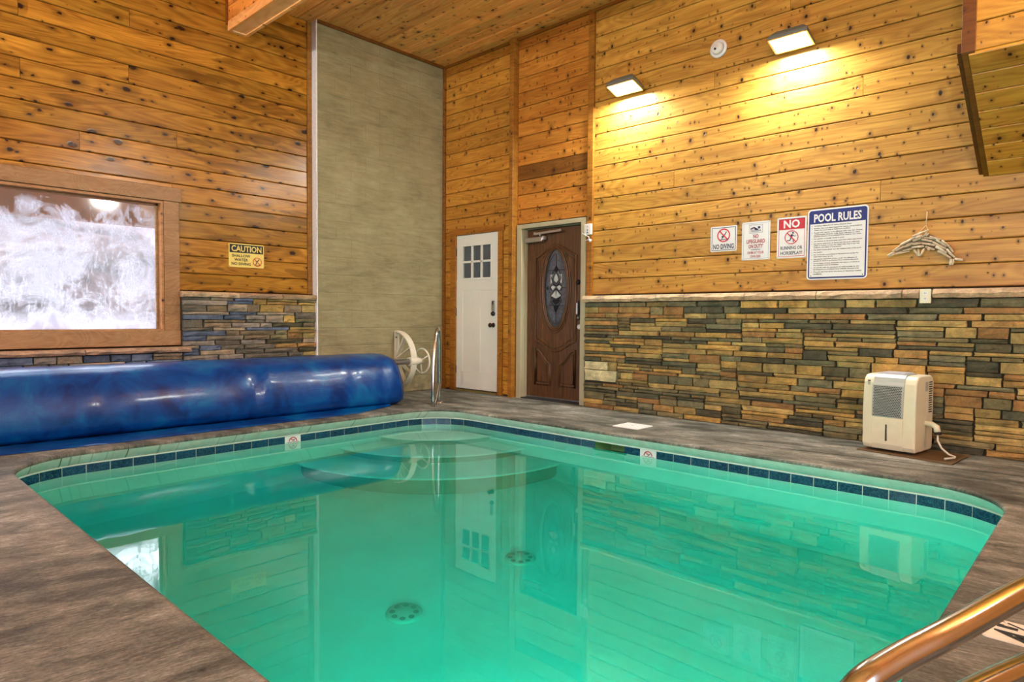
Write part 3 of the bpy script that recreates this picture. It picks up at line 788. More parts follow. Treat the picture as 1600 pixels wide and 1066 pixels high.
# water
wt = loft([(.097, WZ), (.11, WZ-.0005), (.11, ZB-.05)])
wt.sm = [False]*len(wt.f)
wv = MB(); n = len(ring(0))
vv = [(x, y, WZ) for x, y in ring(.104)]+[(x, y, ZB-.08) for x, y in ring(.104)]
wv.add(vv, [tuple(range(n)), tuple(range(2*n-1, n-1, -1))]+[(k, (k+1) % n, n+(k+1) % n, n+k) for k in range(n)])
wo = wv.build('pool_water', M_water); tag(wo, 'still green pool water filling the basin', 'water', None, 'stuff')

# skimmer lid on the deck
sl = root('skimmer_lid', 'square white skimmer lid set in the deck', 'lid', (3.57, -.822, 0))
MB().prism(rrect(-.135, -.132, .135, .132, .012, 3), 0, .006, 'z').build('cover_plate', M_white, sl)
dm = MB()
for i in range(9):
    for j in range(9):
        if (i+j) % 2 == 0 and not (i in (4,) and j == 4): dm.lathe([(.005, 0), (.005, .0006)], 6, (-.1+i*.025, -.1+j*.025, .006))
dm.lathe([(.012, 0), (.012, .001)], 12, (0, 0, .006)); dm.build('finger_holes', M_silver, sl)['kind'] = 'stuff'

# ------------------------------------------------------------------ lettering
def text_mb(body, w=None, h=None, cx=0, cz=0, align='CENTER', bold=0., y=-.001, spacing=1., line=1., shear=0, off=None):
    cu = bpy.data.curves.new('t', 'FONT'); cu.body = body; cu.align_x = 'CENTER' if align == 'CENTER' else 'LEFT'; cu.resolution_u = 2
    cu.space_line = line; cu.space_character = spacing; cu.offset = bold
    o = bpy.data.objects.new('t', cu); COL.objects.link(o)
    bpy.context.view_layer.update()
    me = bpy.data.meshes.new_from_object(o.evaluated_get(bpy.context.evaluated_depsgraph_get()))
    bpy.data.objects.remove(o); bpy.data.curves.remove(cu)
    vs_ = [v.co.copy() for v in me.vertices]; fs = [tuple(p.vertices) for p in me.polygons]; bpy.data.meshes.remove(me)
    x0, x1 = min(v.x for v in vs_), max(v.x for v in vs_); y0_, y1_ = min(v.y for v in vs_), max(v.y for v in vs_)
    kx = w/(x1-x0) if w else None; ky = h/(y1_-y0_) if h else None
    kx = kx or ky; ky = ky or kx
    mb = MB(); mb.add([(cx+(v.x-(x0+x1)/2)*kx, y, cz+(v.y-(y0_+y1_)/2)*ky) for v in vs_], fs); return mb
def joinmb(*ms):
    r = MB()
    for m in ms: r.add(m.v, m.f)
    return r
def plate(mb, x0, z0, x1, z1, r, d0, d1): return mb.prism(rrect(x0, z0, x1, z1, r, 4), d0, d1)
def frame(mb, x0, z0, x1, z1, w, d0, d1):
    mb.box((x0, d0, z0), (x1, d1, z0+w)); mb.box((x0, d0, z1-w), (x1, d1, z1)); mb.box((x0, d0, z0+w), (x0+w, d1, z1-w)); mb.box((x1-w, d0, z0+w), (x1, d1, z1-w)); return mb
def no_ring(mb, cx, cz, r, w, d0, d1, n=28):
    for i in range(n):
        a, b_ = 2*PI*i/n, 2*PI*(i+1)/n
        mb.prism([(cx+r*math.cos(a), cz+r*math.sin(a)), (cx+r*math.cos(b_), cz+r*math.sin(b_)), (cx+(r-w)*math.cos(b_), cz+(r-w)*math.sin(b_)), (cx+(r-w)*math.cos(a), cz+(r-w)*math.sin(a))], d0, d1)
    return mb
def bar(mb, x0, z0, x1, z1, w, d0, d1):
    dx_, dz = x1-x0, z1-z0; L_ = math.hypot(dx_, dz); nx_, nz_ = -dz/L_*w/2, dx_/L_*w/2
    return mb.prism([(x0+nx_, z0+nz_), (x0-nx_, z0-nz_), (x1-nx_, z1-nz_), (x1+nx_, z1+nz_)], d0, d1)
def disc(mb, cx, cz, r, d0, d1, n=14): return mb.prism([(cx+r*math.cos(2*PI*i/n), cz+r*math.sin(2*PI*i/n)) for i in range(n)], d0, d1)
def screws(par, hw, hh, m=.008):
    for sx in (-1, 1):
        for sz in (-1, 1):
            disc(MB(), sx*(hw-m), sz*(hh-m), .003, -.0032, 0, 8).build('screw', M_black, par)

# NO DIVING sign
s = root('pool_sign', 'small white NO DIVING sign, leftmost of the four signs', 'sign', (4.025, -.003, 1.748), group='safety signs on the back wall')
hw, hh = .131, .119
plate(MB(), -hw, -hh, hw, hh, .012, -.002, 0).build('plate', M_signw, s)
frame(MB(), -hw+.012, -hh+.011, hw-.012, hh-.011, .005, -.0026, -.0012).build('border', M_navy, s)
m = no_ring(MB(), 0, .033, .064, .011, -.0032, -.0012); bar(m, -.043, .078, .043, -.012, .011, -.0032, -.0012); m.build('red_symbol', M_red, s)
m = MB(); bar(m, .028, .066, .006, .03, .009, -.0027, -.0012); bar(m, .006, .03, -.02, -.002, .008, -.0027, -.0012); bar(m, -.022, .018, .008, .038, .005, -.0027, -.0012)
bar(m, -.034, -.008, .034, -.006, .006, -.0027, -.0012); disc(m, -.013, .022, .007, -.0027, -.0012, 10); m.build('diver_symbol', M_navy, s)
text_mb('NO DIVING', .205, .048, 0, -.072, bold=.03, y=-.0028).build('lettering', M_navy, s)
# NO LIFEGUARD sign
s = root('pool_sign', 'white NO LIFEGUARD ON DUTY sign with maroon lettering and a swimmer', 'sign', (4.336, -.003, 1.707), group='safety signs on the back wall')
hw, hh = .131, .1745
plate(MB(), -hw, -hh, hw, hh, .006, -.002, 0).build('plate', M_signw, s)
frame(MB(), -hw+.014, -hh+.012, hw-.014, hh-.012, .002, -.0026, -.0012).build('border', M_grayb, s)
frame(MB(), -.062, .072, .062, .147, .0025, -.0026, -.0012).build('picture_frame', M_grayb, s)
m = MB(); bar(m, -.05, .108, -.02, .122, .012, -.003, -.0012); bar(m, -.02, .122, .01, .104, .014, -.003, -.0012); bar(m, -.012, .108, .02, .1, .012, -.003, -.0012); disc(m, .028, .12, .012, -.003, -.0012)
m.build('swimmer_symbol', M_navy, s)
m = MB()
for kz in (.086, .095):
    for i in range(8): bar(m, -.048+i*.012, kz+(.003 if i % 2 else 0), -.036+i*.012, kz+(0 if i % 2 else .003), .004, -.003, -.0012)
m.build('wave_symbol', M_grayb, s)
joinmb(text_mb('NO', .05, .036, 0, .042, bold=.03, y=-.003), text_mb('LIFEGUARD', .172, .036, 0, -.004, bold=.03, y=-.003), text_mb('ON DUTY', .135, .036, 0, -.05, bold=.03, y=-.003)).build('heading', M_maroon, s)
joinmb(text_mb('SWIM AT YOUR', .152, .024, 0, -.108, bold=.024, y=-.003), text_mb('OWN RISK', .1, .024, 0, -.143, bold=.024, y=-.003)).build('lettering', M_maroon, s)
m = MB()
for kz in (-.078, -.084):
    for i in range(7): bar(m, -.042+i*.012, kz+(.002 if i % 2 else 0), -.03+i*.012, kz+(0 if i % 2 else .002), .0035, -.003, -.0012)
m.build('wave_line', M_grayb, s); screws(s, hw, hh)
# NO RUNNING sign
s = root('pool_sign', 'white and red NO RUNNING OR HORSEPLAY sign', 'sign', (4.656, -.003, 1.712), group='safety signs on the back wall')
hw, hh = .127, .18
plate(MB(), -hw, -hh, hw, hh, .006, -.002, 0).build('plate', M_signw, s)
frame(MB(), -hw+.014, -hh+.014, hw-.014, hh-.014, .004, -.0026, -.0012).build('border', M_red, s)
bx('red_banner', (-hw+.014, -.0026, .072), (hw-.014, -.0012, hh-.014), M_red, s)
text_mb('NO', .14, .072, 0, .12, bold=.03, y=-.0032).build('heading', M_signw, s)
m = no_ring(MB(), 0, .002, .06, .007, -.0034, -.0012); bar(m, -.04, .044, .04, -.04, .008, -.0034, -.0012); m.build('red_symbol', M_red, s)
m = MB(); disc(m, .012, .04, .008, -.0028, -.0012, 10); bar(m, .006, .028, -.002, .0, .016, -.0028, -.0012); bar(m, .006, .024, .026, .01, .006, -.0028, -.0012); bar(m, .022, .01, .04, .012, .005, -.0028, -.0012)
bar(m, .0, .024, -.022, .016, .006, -.0028, -.0012); bar(m, -.004, .0, -.014, -.026, .009, -.0028, -.0012); bar(m, -.014, -.026, -.04, -.026, .008, -.0028, -.0012); bar(m, .0, .0, .016, -.016, .009, -.0028, -.0012); bar(m, .016, -.016, .016, -.042, .008, -.0028, -.0012)
m.build('runner_symbol', M_navy, s)
joinmb(text_mb('RUNNING OR', .188, .03, 0, -.09, bold=.024, y=-.003), text_mb('HORSEPLAY!', .188, .03, 0, -.135, bold=.024, y=-.003)).build('lettering', plain('print_slate', sc(56,72,84), .5), s)
screws(s, hw, hh)
# POOL RULES sign
s = root('pool_sign', 'large blue and white POOL RULES sign, biggest of the four signs', 'sign', (5.031, -.003, 1.634), group='safety signs on the back wall')
hw, hh = .24, .302
plate(MB(), -hw, -hh, hw, hh, .03, -.002, 0).build('plate', M_signw, s)
plate(MB(), -hw+.011, -hh+.011, hw-.011, hh-.011, .022, -.0026, -.0012).build('blue_field', M_blue, s)
bx('text_panel', (-hw+.022, -.0032, -hh+.024), (hw-.022, -.0018, .176), M_signw, s)
text_mb('POOL RULES', .375, .072, 0, .225, bold=.03, y=-.0036).build('heading', M_signw, s)
RULES = ["All Bathers Must Shower Before Entering Pool.", "Bottles, glass and other hazardous objects are prohibited\nwithin the pool area or bathroom facilities.",
 "People who appear to be afflicted with cuts, skin disease,\ncommunicable diseases, colds, fever, infection or other\nphysical ailments are prohibited from entering the water.", "No spitting or bodily fluids in pool.",
 "All children in the pool area must have adult supervision.", "No person shall bring or throw into the pool, walkways,\naisles, or locker rooms, any object that may in any way\nendanger the safety of any person.",
 "No diving is permitted into the shallow area of the pool.", "No running.", "No rough play is permitted in the pool area except for\nsupervised water sports.",
 "Any person suspected of being under the influence of\nalcohol or drugs is prohibited from entering the pool.", "Consumption of food, beverages, and tobacco products in\nthe swimming pool is forbidden.",
 "All animals with the exception of guide animals for the\nhandicapped are prohibited from entering the pool area.", "The pool will close during any severe or dangerous weather\nconditions."]
# one text block: each rule starts after a small gap
allm = MB(); zc = .158; LH = .0158; fsz = .0148
for rl_ in RULES:
    for li, ln in enumerate(rl_.split('\n')):
        t = text_mb(ln, None, None, 0, 0, align='LEFT', bold=.02) if 0 else None
        cw = len(ln)*.0066
        tm = text_mb(ln, cw, .0125, -.185+cw/2, zc, align='LEFT', bold=.03, y=-.0036)
        allm.add(tm.v, tm.f)
        if li == 0: disc(allm, -.2, zc, .0028, -.0038, -.003, 6)
        zc -= LH
    zc -= .0052
allm.build('lettering', M_print, s)
for sx in (-1, 1):
    for sz in (-1, 1): disc(MB(), sx*.205, sz*.268, .0045, -.004, 0, 8).build('screw', M_black, s)
# CAUTION sign on the left wall
s = root('caution_sign', 'yellow CAUTION SHALLOW WATER NO DIVING sign on the left wall', 'sign', (XL+.003, -2.712, 1.628), (0, 0, PI/2))
hw, hh = .194, .126
plate(MB(), -hw, -hh, hw, hh, .008, -.002, 0).build('plate', M_yellow, s)
bx('black_banner', (-hw+.01, -.0028, .028), (hw-.01, -.0012, hh-.01), M_print, s)
text_mb('CAUTION', .33, .066, 0, .072, bold=.022, y=-.0034).build('heading', M_yellow, s)
joinmb(text_mb('SHALLOW', .2, .03, -.06, -.004, bold=.028, y=-.003), text_mb('WATER', .15, .03, -.06, -.046, bold=.028, y=-.003), text_mb('NO DIVING', .21, .03, -.06, -.09, bold=.028, y=-.003)).build('lettering', M_print, s)
m = no_ring(MB(), .118, -.06, .05, .008, -.0034, -.0012); bar(m, .083, -.026, .153, -.094, .008, -.0034, -.0012); m.build('red_symbol', M_red, s)
m = MB(); bar(m, .14, -.03, .112, -.062, .009, -.0028, -.0012); bar(m, .112, -.062, .1, -.09, .008, -.0028, -.0012); bar(m, .094, -.092, .146, -.092, .005, -.0028, -.0012); bar(m, .098, -.056, .122, -.05, .006, -.0028, -.0012); m.build('diver_symbol', M_print, s)
screws(s, hw, hh, .007)
# depth marker on the deck
s = root('depth_plate', 'white 4 1/2 FT depth plate on the deck beside the handrail', 'sign', (6.615, -3.335, 0))
MB().prism(rrect(-.1, -.085, .1, .085, .015, 4), 0, .004, 'z').build('plate', plain('worn_white', sc(224,216,196), .6, 0, .08, 25), s)
def flat(mb):  # sign-plane x,z -> reading right +y, letter tops towards the pool (-x)
    r = MB(); r.add([(-v[2], v[0], .0046) for v in mb.v], mb.f); return r
lm = joinmb(text_mb('4', .075, .15, -.035, .0, bold=.03), text_mb('1', .022, .055, .028, .045, bold=.02), text_mb('2', .034, .06, .06, -.035, bold=.02), text_mb('FT', .042, .03, .06, .07, bold=.015))
lm2 = MB(); lm2.prism([(.018, -.03), (.026, -.035), (.07, .045), (.062, .05)], -.001, -.0005); lm.add(lm2.v[:4], [(0, 1, 2, 3)])
flat(lm).build('lettering', M_print, s)

# ------------------------------------------------------------------ white door
d1 = struct(root('door_1'), 'white six-pane door in a pine casing')
DX0, DX1, DZ0, DZ1 = .262, 1.043, .035, 2.065
px0, px1, pz0, pz1 = .385, .915, 1.495, 1.925
m = MB(); yf, yb = .0, .045
for a in ((DX0, DZ0, px0, DZ1), (px1, DZ0, DX1, DZ1), (px0, DZ0, px1, pz0), (px0, pz1, px1, DZ1)): m.box((a[0], yf, a[1]), (a[2], yb, a[3]))
# panel recesses are cut by standing the rails and stiles 6 mm proud
slab = m.build('door_slab', M_doorw, d1)
m = MB()
for (a, b_, c, e) in ((DX0, DZ0, DX1, .27), (DX0, 1.335, DX1, pz0-.01), (DX0, .27, .385, 1.335), (.60, .27, .72, 1.335), (.935, .27, DX1, 1.335)): m.box((a, yf-.006, b_), (c, yf, e))
m.build('panel_rails', M_doorw, d1, bevel=.002)
frame(MB(), px0-.025, pz0-.025, px1+.025, pz1+.02, .03, -.014, .004).build('glazing_frame', M_doorw, d1, bevel=.004)
cw = (px1-px0)/3; chh = (pz1-pz0)/2
for i in range(3):
    for j in range(2): bx('pane', (px0+i*cw+.012, .012, pz0+j*chh+.012), (px0+(i+1)*cw-.012, .018, pz0+(j+1)*chh-.012), M_pane, d1)
m = MB()
for i in (1, 2): m.box((px0+i*cw-.014, -.01, pz0), (px0+i*cw+.014, .02, pz1))
m.box((px0, -.01, pz0+chh-.014), (px1, .02, pz0+chh+.014)); m.build('muntins', M_doorw, d1, bevel=.003)
bx('casing', (.155, -.025, 0), (.258, .02, 2.07), M_trim, d1, .004, (.95, .78, .5)); bx('casing', (1.05, -.025, 0), (1.13, .02, 2.07), M_trim, d1, .004, (1.1, .98, .66)); bx('head_casing', (.14, -.028, 2.07), (1.155, .02, 2.145), M_trim, d1, .004, (1.0, .8, .52))
bx('threshold', (.25, -.02, 0), (1.05, .05, .02), plain('threshold_brass', sc(126,110,60), .5), d1)
for z in (1.85, 1.05, .28): bx('hinge', (.252, -.012, z-.05), (.268, -.002, z+.05), M_black, d1, .002)
k = MB(); k.prism(rrect(.94, 1.06, .99, 1.2, .022, 5), -.022, -.004); ko = k.build('keypad_plate', M_alu, d1, bevel=.003)
for i in range(3):
    for j in range(2): bx('button', (.954+j*.014, -.026, 1.15+i*.014), (.964+j*.014, -.021, 1.16+i*.014), M_black, ko)
MB().lathe([(.03, -.002), (.03, -.018), (.024, -.03), (.0, -.032)], 16, (.965, -.004, 1.03), 'y').build('deadbolt', M_black, d1)
MB().lathe([(.03, -.0), (.028, -.012), (.012, -.016), (.012, -.04), (.026, -.05), (.03, -.065), (.02, -.078), (0, -.08)], 18, (.965, -.004, .885), 'y').build('knob', plain('bronze', sc(58,44,34), .3, .6), d1)

# ------------------------------------------------------------------ brown door
d2 = struct(root('door_2'), 'brown wooden door with an oval leaded glass light in a beige frame')
FX0, FX1, FZ = 1.374, 2.42, 2.11
m = MB()
for a in ((FX0, 0, FX0+.077, FZ), (FX1-.068, 0, FX1, FZ), (FX0+.077, FZ-.05, FX1-.068, FZ)): m.box((a[0], -.025, a[1]), (a[2], .05, a[3]))
m.build('frame', M_beige, d2, bevel=.004)
m = MB(); m.box((1.449, .05, 0), (1.457, .14, 2.06)); m.box((2.346, .05, 0), (2.353, .14, 2.06)); m.box((1.45, .05, 2.055), (2.352, .14, 2.062)); m.build('jamb', M_beige, d2)
bx('threshold', (1.452, -.02, 0), (2.351, .13, .012), M_rubber, d2); bx('sweep', (1.46, .072, .016), (2.343, .085, .03), M_alu, d2)
O = (1.902, .085, 1.035); RW, RH = .443, 1.01       # slab centre and half size
ds = root('door_leaf'); ds.parent = d2; ds.location = O
oz = .295; ea, eb = .178, .47                        # oval light
angs = sorted(set([2*PI*i/64 for i in range(64)]+[math.atan2(sz*RH-oz, sx*RW) % (2*PI) for sx in (-1, 1) for sz in (-1, 1)]))
vv = []; ff = []; N = len(angs)
for a in angs:
    c, q = math.cos(a), math.sin(a)
    re = 1/math.sqrt((c/ea)**2+(q/eb)**2)
    ts = []
    if c > 1e-9: ts.append(RW/c)
    if c < -1e-9: ts.append(-RW/c)
    if q > 1e-9: ts.append((RH-oz)/q)
    if q < -1e-9: ts.append((-RH-oz)/q)
    t = min(x for x in ts if x > 0)
    vv += [(re*c, 0, oz+re*q), (t*c, 0, oz+t*q), (re*c, .04, oz+re*q), (t*c, .04, oz+t*q)]
for i in range(N):
    j = (i+1) % N
    ff += [(4*i, 4*i+1, 4*j+1, 4*j), (4*i+2, 4*j+2, 4*j+3, 4*i+3), (4*i, 4*j, 4*j+2, 4*i+2), (4*i+1, 4*i+3, 4*j+3, 4*j+1)]
MB().add(vv, ff).build('slab', M_oak, ds)
def ell(a, b_, n=48, y=0): return [(a*math.cos(2*PI*i/n), y, oz+b_*math.sin(2*PI*i/n)) for i in range(n)]
for (a, b_, r) in ((ea+.02, eb+.02, .014), (ea+.05, eb+.05, .009), (ea-.002, eb-.002, .01)): MB().tube(ell(a, b_, 56, -.002), r, 8, True).build('oval_moulding', M_oak, ds)
def upper_panel(ins):
    x = .305-ins; zt, zb = .735-ins, -.385+ins
    P = []
    # arched top with ogee shoulders
    for t in [i/24 for i in range(25)]:
        u = -x+2*x*t; s_ = abs(u)/x
        hgt = .125*(math.cos(s_*PI)*.5+.5)**.8 if s_ < 1 else 0
        P.append((u, 0, zt+hgt-.06))
    for t in [i/24 for i in range(25)]:
        u = x-2*x*t; s_ = abs(u)/x
        hgt = .12*(math.cos(s_*PI)*.5+.5)**.8
        P.append((u, 0, zb-hgt+.06))
    return P
for ins, r in ((0, .016), (.034, .009)): MB().tube(upper_panel(ins), r, 6, True).build('panel_moulding', M_oak, ds)
for sx in (-1, 1):
    P = []
    xo, xi, zb, zt = sx*.305, sx*.07, -.86, -.42
    P = [(xo, 0, zb), (xi, 0, zb), (xi, 0, zt-.18)]
    for t in [i/8 for i in range(1, 9)]:
        u = xi+(xo-xi)*t; P.append((u, 0, zt-.18+.18*(.5-.5*math.cos(t*PI))))
    for r, k in ((.016, 1.), (.009, .8)):
        cxp, czp = (xo+xi)/2, -.68
        MB().tube([(cxp+(p[0]-cxp)*k, 0, czp+(p[2]-czp)*k) for p in P], r, 6, True).build('panel_moulding', M_oak, ds)
gl = MB(); gl.prism([(ea*math.cos(2*PI*i/48), oz+eb*math.sin(2*PI*i/48)) for i in range(48)], .014, .02); glo = gl.build('oval_glass', M_dglass, ds)
bv = MB()
for i in range(36):
    a0, a1 = 2*PI*i/36+.01, 2*PI*(i+1)/36-.01
    bv.prism([(r*ea*math.cos(a), oz+r*eb*math.sin(a)) for r, a in ((.98, a0), (.98, a1), (.87, a1), (.87, a0))], .008, .013)
bv.build('bevel_border', M_bevel, glo)
cu = MB()
def curve(P, r=.0045): cu.tube([(x, .012, oz+z) for x, z in P], r, 5)
curve([(.87*ea*math.cos(2*PI*i/40), .87*eb*math.sin(2*PI*i/40)) for i in range(41)], .003)
for sx in (-1, 1):
    curve([(0, .27), (sx*.05, .2), (sx*.075, .13), (sx*.05, .07), (0, .03)]); curve([(0, .19), (sx*.03, .14), (sx*.04, .1), (0, .06)])
    curve([(0, .03), (sx*.04, .05), (sx*.085, .03), (sx*.085, -.01), (sx*.04, -.03), (0, .0)]); curve([(0, .0), (sx*.05, -.05), (sx*.085, -.08), (sx*.05, -.11), (0, -.13)])
    curve([(sx*.085, .01), (sx*.15, .01)], .003); curve([(sx*.02, .22), (sx*.12, .22)], .003); curve([(sx*.02, -.2), (sx*.12, -.2)], .003)
    curve([(0, -.13), (sx*.07, -.11), (sx*.08, -.15), (sx*.04, -.2), (0, -.28)])
curve([(0, .4), (0, .27)], .003); curve([(0, -.28), (0, -.4)], .003); cu.build('leading', M_lead, glo)
dk = MB(); 
for P in ([(-.05, -.125), (.05, -.125), (.062, -.15), (.02, -.185), (-.02, -.185), (-.062, -.15)], [(0, .26), (.028, .215), (.012, .195), (-.012, .195), (-.028, .215)], [(-.035, -.2), (0, -.19), (.035, -.2), (0, -.27)], [(-.155, .01), (-.12, .035), (-.12, -.015)]):
    dk.prism([(x, oz+z) for x, z in P], .009, .013)
dk.build('dark_inset', M_lead, glo)
lt = MB()
for sx in (-1, 1):
    lt.prism([(sx*x, oz+z) for x, z in ((.0, .18), (.03, .14), (.035, .1), (.0, .07))], .0115, .0135); lt.prism([(sx*x, oz+z) for x, z in ((.01, .02), (.05, .04), (.08, .02), (.05, -.02))], .0115, .0135)
    lt.prism([(sx*x, oz+z) for x, z in ((.01, -.02), (.05, -.06), (.075, -.085), (.04, -.1), (0, -.115))], .0115, .0135); lt.prism([(sx*x, oz+z) for x, z in ((.045, .17), (.085, .17), (.085, .06), (.06, .075), (.075, .12))], .0115, .0135)
lt.build('light_inset', M_lightg, glo)
# closer, locks
cl = bx('closer_body', (-.43, -.075, .855), (-.16, -.02, .915), M_alu, ds, .006)
m = MB(); m.tube([(-.2, -.055, .92), (-.2, -.055, .955)], .012, 8); bar(m, -.27, .952, .13, .968, .026, -.07, -.05); m.build('closer_arm', M_alu, cl)
bx('closer_track', (-.31, -.05, .945), (-.28, -.03, .98), M_alu, cl, .003); bx('closer_bracket', (-.175, -.06, .875), (-.13, -.015, .925), M_alu, cl, .004)
MB().lathe([(.03, 0), (.03, -.012), (.022, -.03), (0, -.034)], 16, (.345, 0, .361), 'y').build('deadbolt', M_black, ds)
bx('thumb_turn', (.35, -.045, .348), (.378, -.028, .374), M_black, ds, .004)
hp = MB(); hp.prism(rrect(.325, -.075, .38, .15, .026, 6), -.012, 0); hpo = hp.build('handle_plate', M_black, ds, bevel=.003)
bx('pull', (.34, -.05, -.015), (.366, -.012, .13), M_alu, hpo, .01); MB().lathe([(.016, -.012), (.014, -.025), (0, -.026)], 12, (.352, 0, -.045), 'y').build('lock_cylinder', M_alu, hpo)
MB().lathe([(.028, 0), (.028, -.01), (0, -.012)], 16, (.362, 0, -.152), 'y').build('white_button', M_white, ds)
# door alarm
s = root('door_alarm', 'white door alarm box with dangling cord beside the brown door', 'alarm', (2.468, -.03, 1.965))
bx('case', (-.047, -.03, -.06), (.047, 0, .06), M_white, s, .006)
for z in (.028, -.008, -.035): disc(MB(), .0, z, .008, -.033, -.028, 10).build('button', M_hole if z < .02 else M_silver, s)
MB().tube([(-.085, -.012, -.03), (-.06, -.03, -.045), (-.02, -.034, -.065), (.02, -.034, -.085), (.03, -.03, -.11), (-.005, -.03, -.12), (-.03, -.03, -.118)], .004, 6).build('cord', M_white, s)
MB().lathe([(.018, 0), (.018, -.014), (0, -.016)], 14, (.035, -.02, -.125), 'y').build('cord_plug', M_white, s)

# ------------------------------------------------------------------ floodlights, detector, outlet
def flood(loc, rz, tdeg, label, power):
    s = root('floodlight', label, 'floodlight', loc, (0, 0, rz), group='wall floodlights')
    t = math.radians(tdeg)
    tilt = root('lamp_head'); tilt.parent = s; tilt.location = (0, -.145, .005); tilt.rotation_euler = (-t, 0, 0)
    m = MB(); w, dd = .165, .105          # local -z is the lens side
    vv = [(-w, -dd, -.012), (w, -dd, -.012), (w, dd, -.012), (-w, dd, -.012), (-w, -dd, .02), (w, -dd, .02), (w, dd, .02), (-w, dd, .02), (-w*.7, -dd*.6, .085), (w*.7, -dd*.6, .085), (w*.7, dd*.8, .085), (-w*.7, dd*.8, .085)]
    m.add(vv, [(0, 3, 2, 1), (0, 1, 5, 4), (1, 2, 6, 5), (2, 3, 7, 6), (3, 0, 4, 7), (4, 5, 9, 8), (5, 6, 10, 9), (6, 7, 11, 10), (7, 4, 8, 11), (8, 9, 10, 11)])
    m.build('housing', M_flood, tilt, bevel=.006)
    frame_ = MB(); frame_.box((-w, -dd, -.02), (w, -dd+.014, -.012)); frame_.box((-w, dd-.014, -.02), (w, dd, -.012)); frame_.box((-w, -dd, -.02), (-w+.014, dd, -.012)); frame_.box((w-.014, -dd, -.02), (w, dd, -.012))
    frame_.build('lens_rim', M_alu, tilt)
    bx('lens', (-w+.014, -dd+.014, -.0165), (w-.014, dd-.014, -.0125), M_lamp, tilt)
    bx('wall_bracket', (-.05, -.03, -.02), (.05, .0, .08), M_black, s, .004); MB().tube([(-.03, -.015, .03), (-.03, -.07, .05)], .01, 6).build('arm', M_black, s)
    d = bpy.data.lights.new('flood_lamp', 'AREA'); d.shape = 'RECTANGLE'; d.size = w*1.7; d.size_y = dd*1.7; d.energy = power; d.color = (.97, 1.0, .93)
    o = bpy.data.objects.new('flood_lamp', d); COL.objects.link(o); o.parent = tilt; o.location = (0, 0, -.03)
M_flood = plain('flood_housing', sc(120,130,128), .45, .3)
flood((2.985, 0, 3.37), 0, 16, 'lit floodlight on the back wall, nearer the brown door', FLOOD_W)
flood((4.665, 0, 3.37), 0, 16, 'lit floodlight on the back wall above the POOL RULES sign', FLOOD_W)
flood((1.6, YN, 3.4), PI, 122, 'unseen fill floodlight added behind the viewpoint, nearer the left wall', REAR_W)
flood((7.6, YN, 3.4), PI, 122, 'unseen fill floodlight added behind the viewpoint, nearer the right wall', REAR_W)
flood((XR, -1.6, 3.4), -PI/2, 122, 'unseen fill floodlight added on the right wall', REAR_W)
s = root('smoke_detector', 'round white smoke detector between the two floodlights', 'smoke detector', (3.94, 0, 3.545))
MB().lathe([(.085, 0), (.085, -.014), (.078, -.02), (.0, -.02)], 28, (0, 0, 0), 'y').build('base', M_white, s)
MB().lathe([(.06, -.018), (.056, -.045), (.045, -.056), (0, -.058)], 28, (0, 0, 0), 'y').build('sensor_dome', M_white, s)
disc(MB(), -.012, -.012, .011, -.06, -.05).build('test_button', M_hole, s)
s = root('wall_outlet', 'cream electrical outlet set in the stone cap', 'outlet', (5.71, -.13, 1.174))
bx('box', (-.034, .0, -.05), (.034, .08, .05), M_cream, s); bx('plate', (-.037, -.006, -.054), (.037, 0, .054), M_cream, s, .003)
for z in (.02, -.02):
    o = MB().prism(rrect(-.015, z-.014, .015, z+.014, .008, 4), -.009, -.004).build('socket', M_white, s)
    m = MB(); m.box((-.007, -.0098, z-.002), (-.004, -.0088, z+.008)); m.box((.004, -.0098, z-.002), (.007, -.0088, z+.008)); m.build('slot', M_hole, o)

# ------------------------------------------------------------------ driftwood dolphin
DK = (5.93-5.425)/(1505-1387)   # metres per picture pixel at the wall
s = root('driftwood_dolphin', 'driftwood dolphin hanging from twine on the back wall', 'wall decor', (5.66, -.03, 1.5))
def dp(zx, zy):   # sketch units of the dolphin drawing to local metres
    X, Z = (1370+zx/8.2), (310+zy/8.2)
    return ((X-1387)*DK+5.425-5.66, 1.503+(400-Z)*DK-1.5+(X-1387)*DK*.006)
ST = [(145,735,240,690,30),(165,748,245,715,24),(215,675,310,600,28),(255,665,345,625,32),(250,715,340,690,26),(340,625,450,595,36),(310,590,450,520,36),(400,540,560,460,32),(470,470,680,395,28),(590,500,655,425,26),(640,480,680,440,28),
(470,540,580,500,38),(460,585,580,580,38),(460,635,620,630,38),(345,680,470,650,28),(260,720,440,690,20),(585,525,720,565,40),(620,500,760,530,30),(590,580,760,625,36),(640,640,755,690,36),(690,490,830,550,30),(730,575,900,690,36),(775,545,905,655,32),
(840,560,935,650,30),(770,640,910,750,44),(930,650,990,745,28),(905,690,1005,815,34),(800,710,890,770,36),(890,770,960,825,32),(935,745,1000,810,26),(965,835,955,930,48),(1000,840,985,925,22),(1010,840,1105,860,38),(490,665,550,770,34),(545,665,565,770,34),(630,665,585,770,28),(660,660,690,690,32),(380,600,470,570,30),(520,500,600,470,28)]
core = [(240,700),(300,610),(450,530),(600,470),(680,450),(820,540),(930,640),(1000,810),(960,820),(880,750),(760,680),(620,650),(470,650),(340,690)]
MB().prism([dp(*q) for q in core], -.012, .018).build('core', M_driftd, s)
rd = random.Random(9)
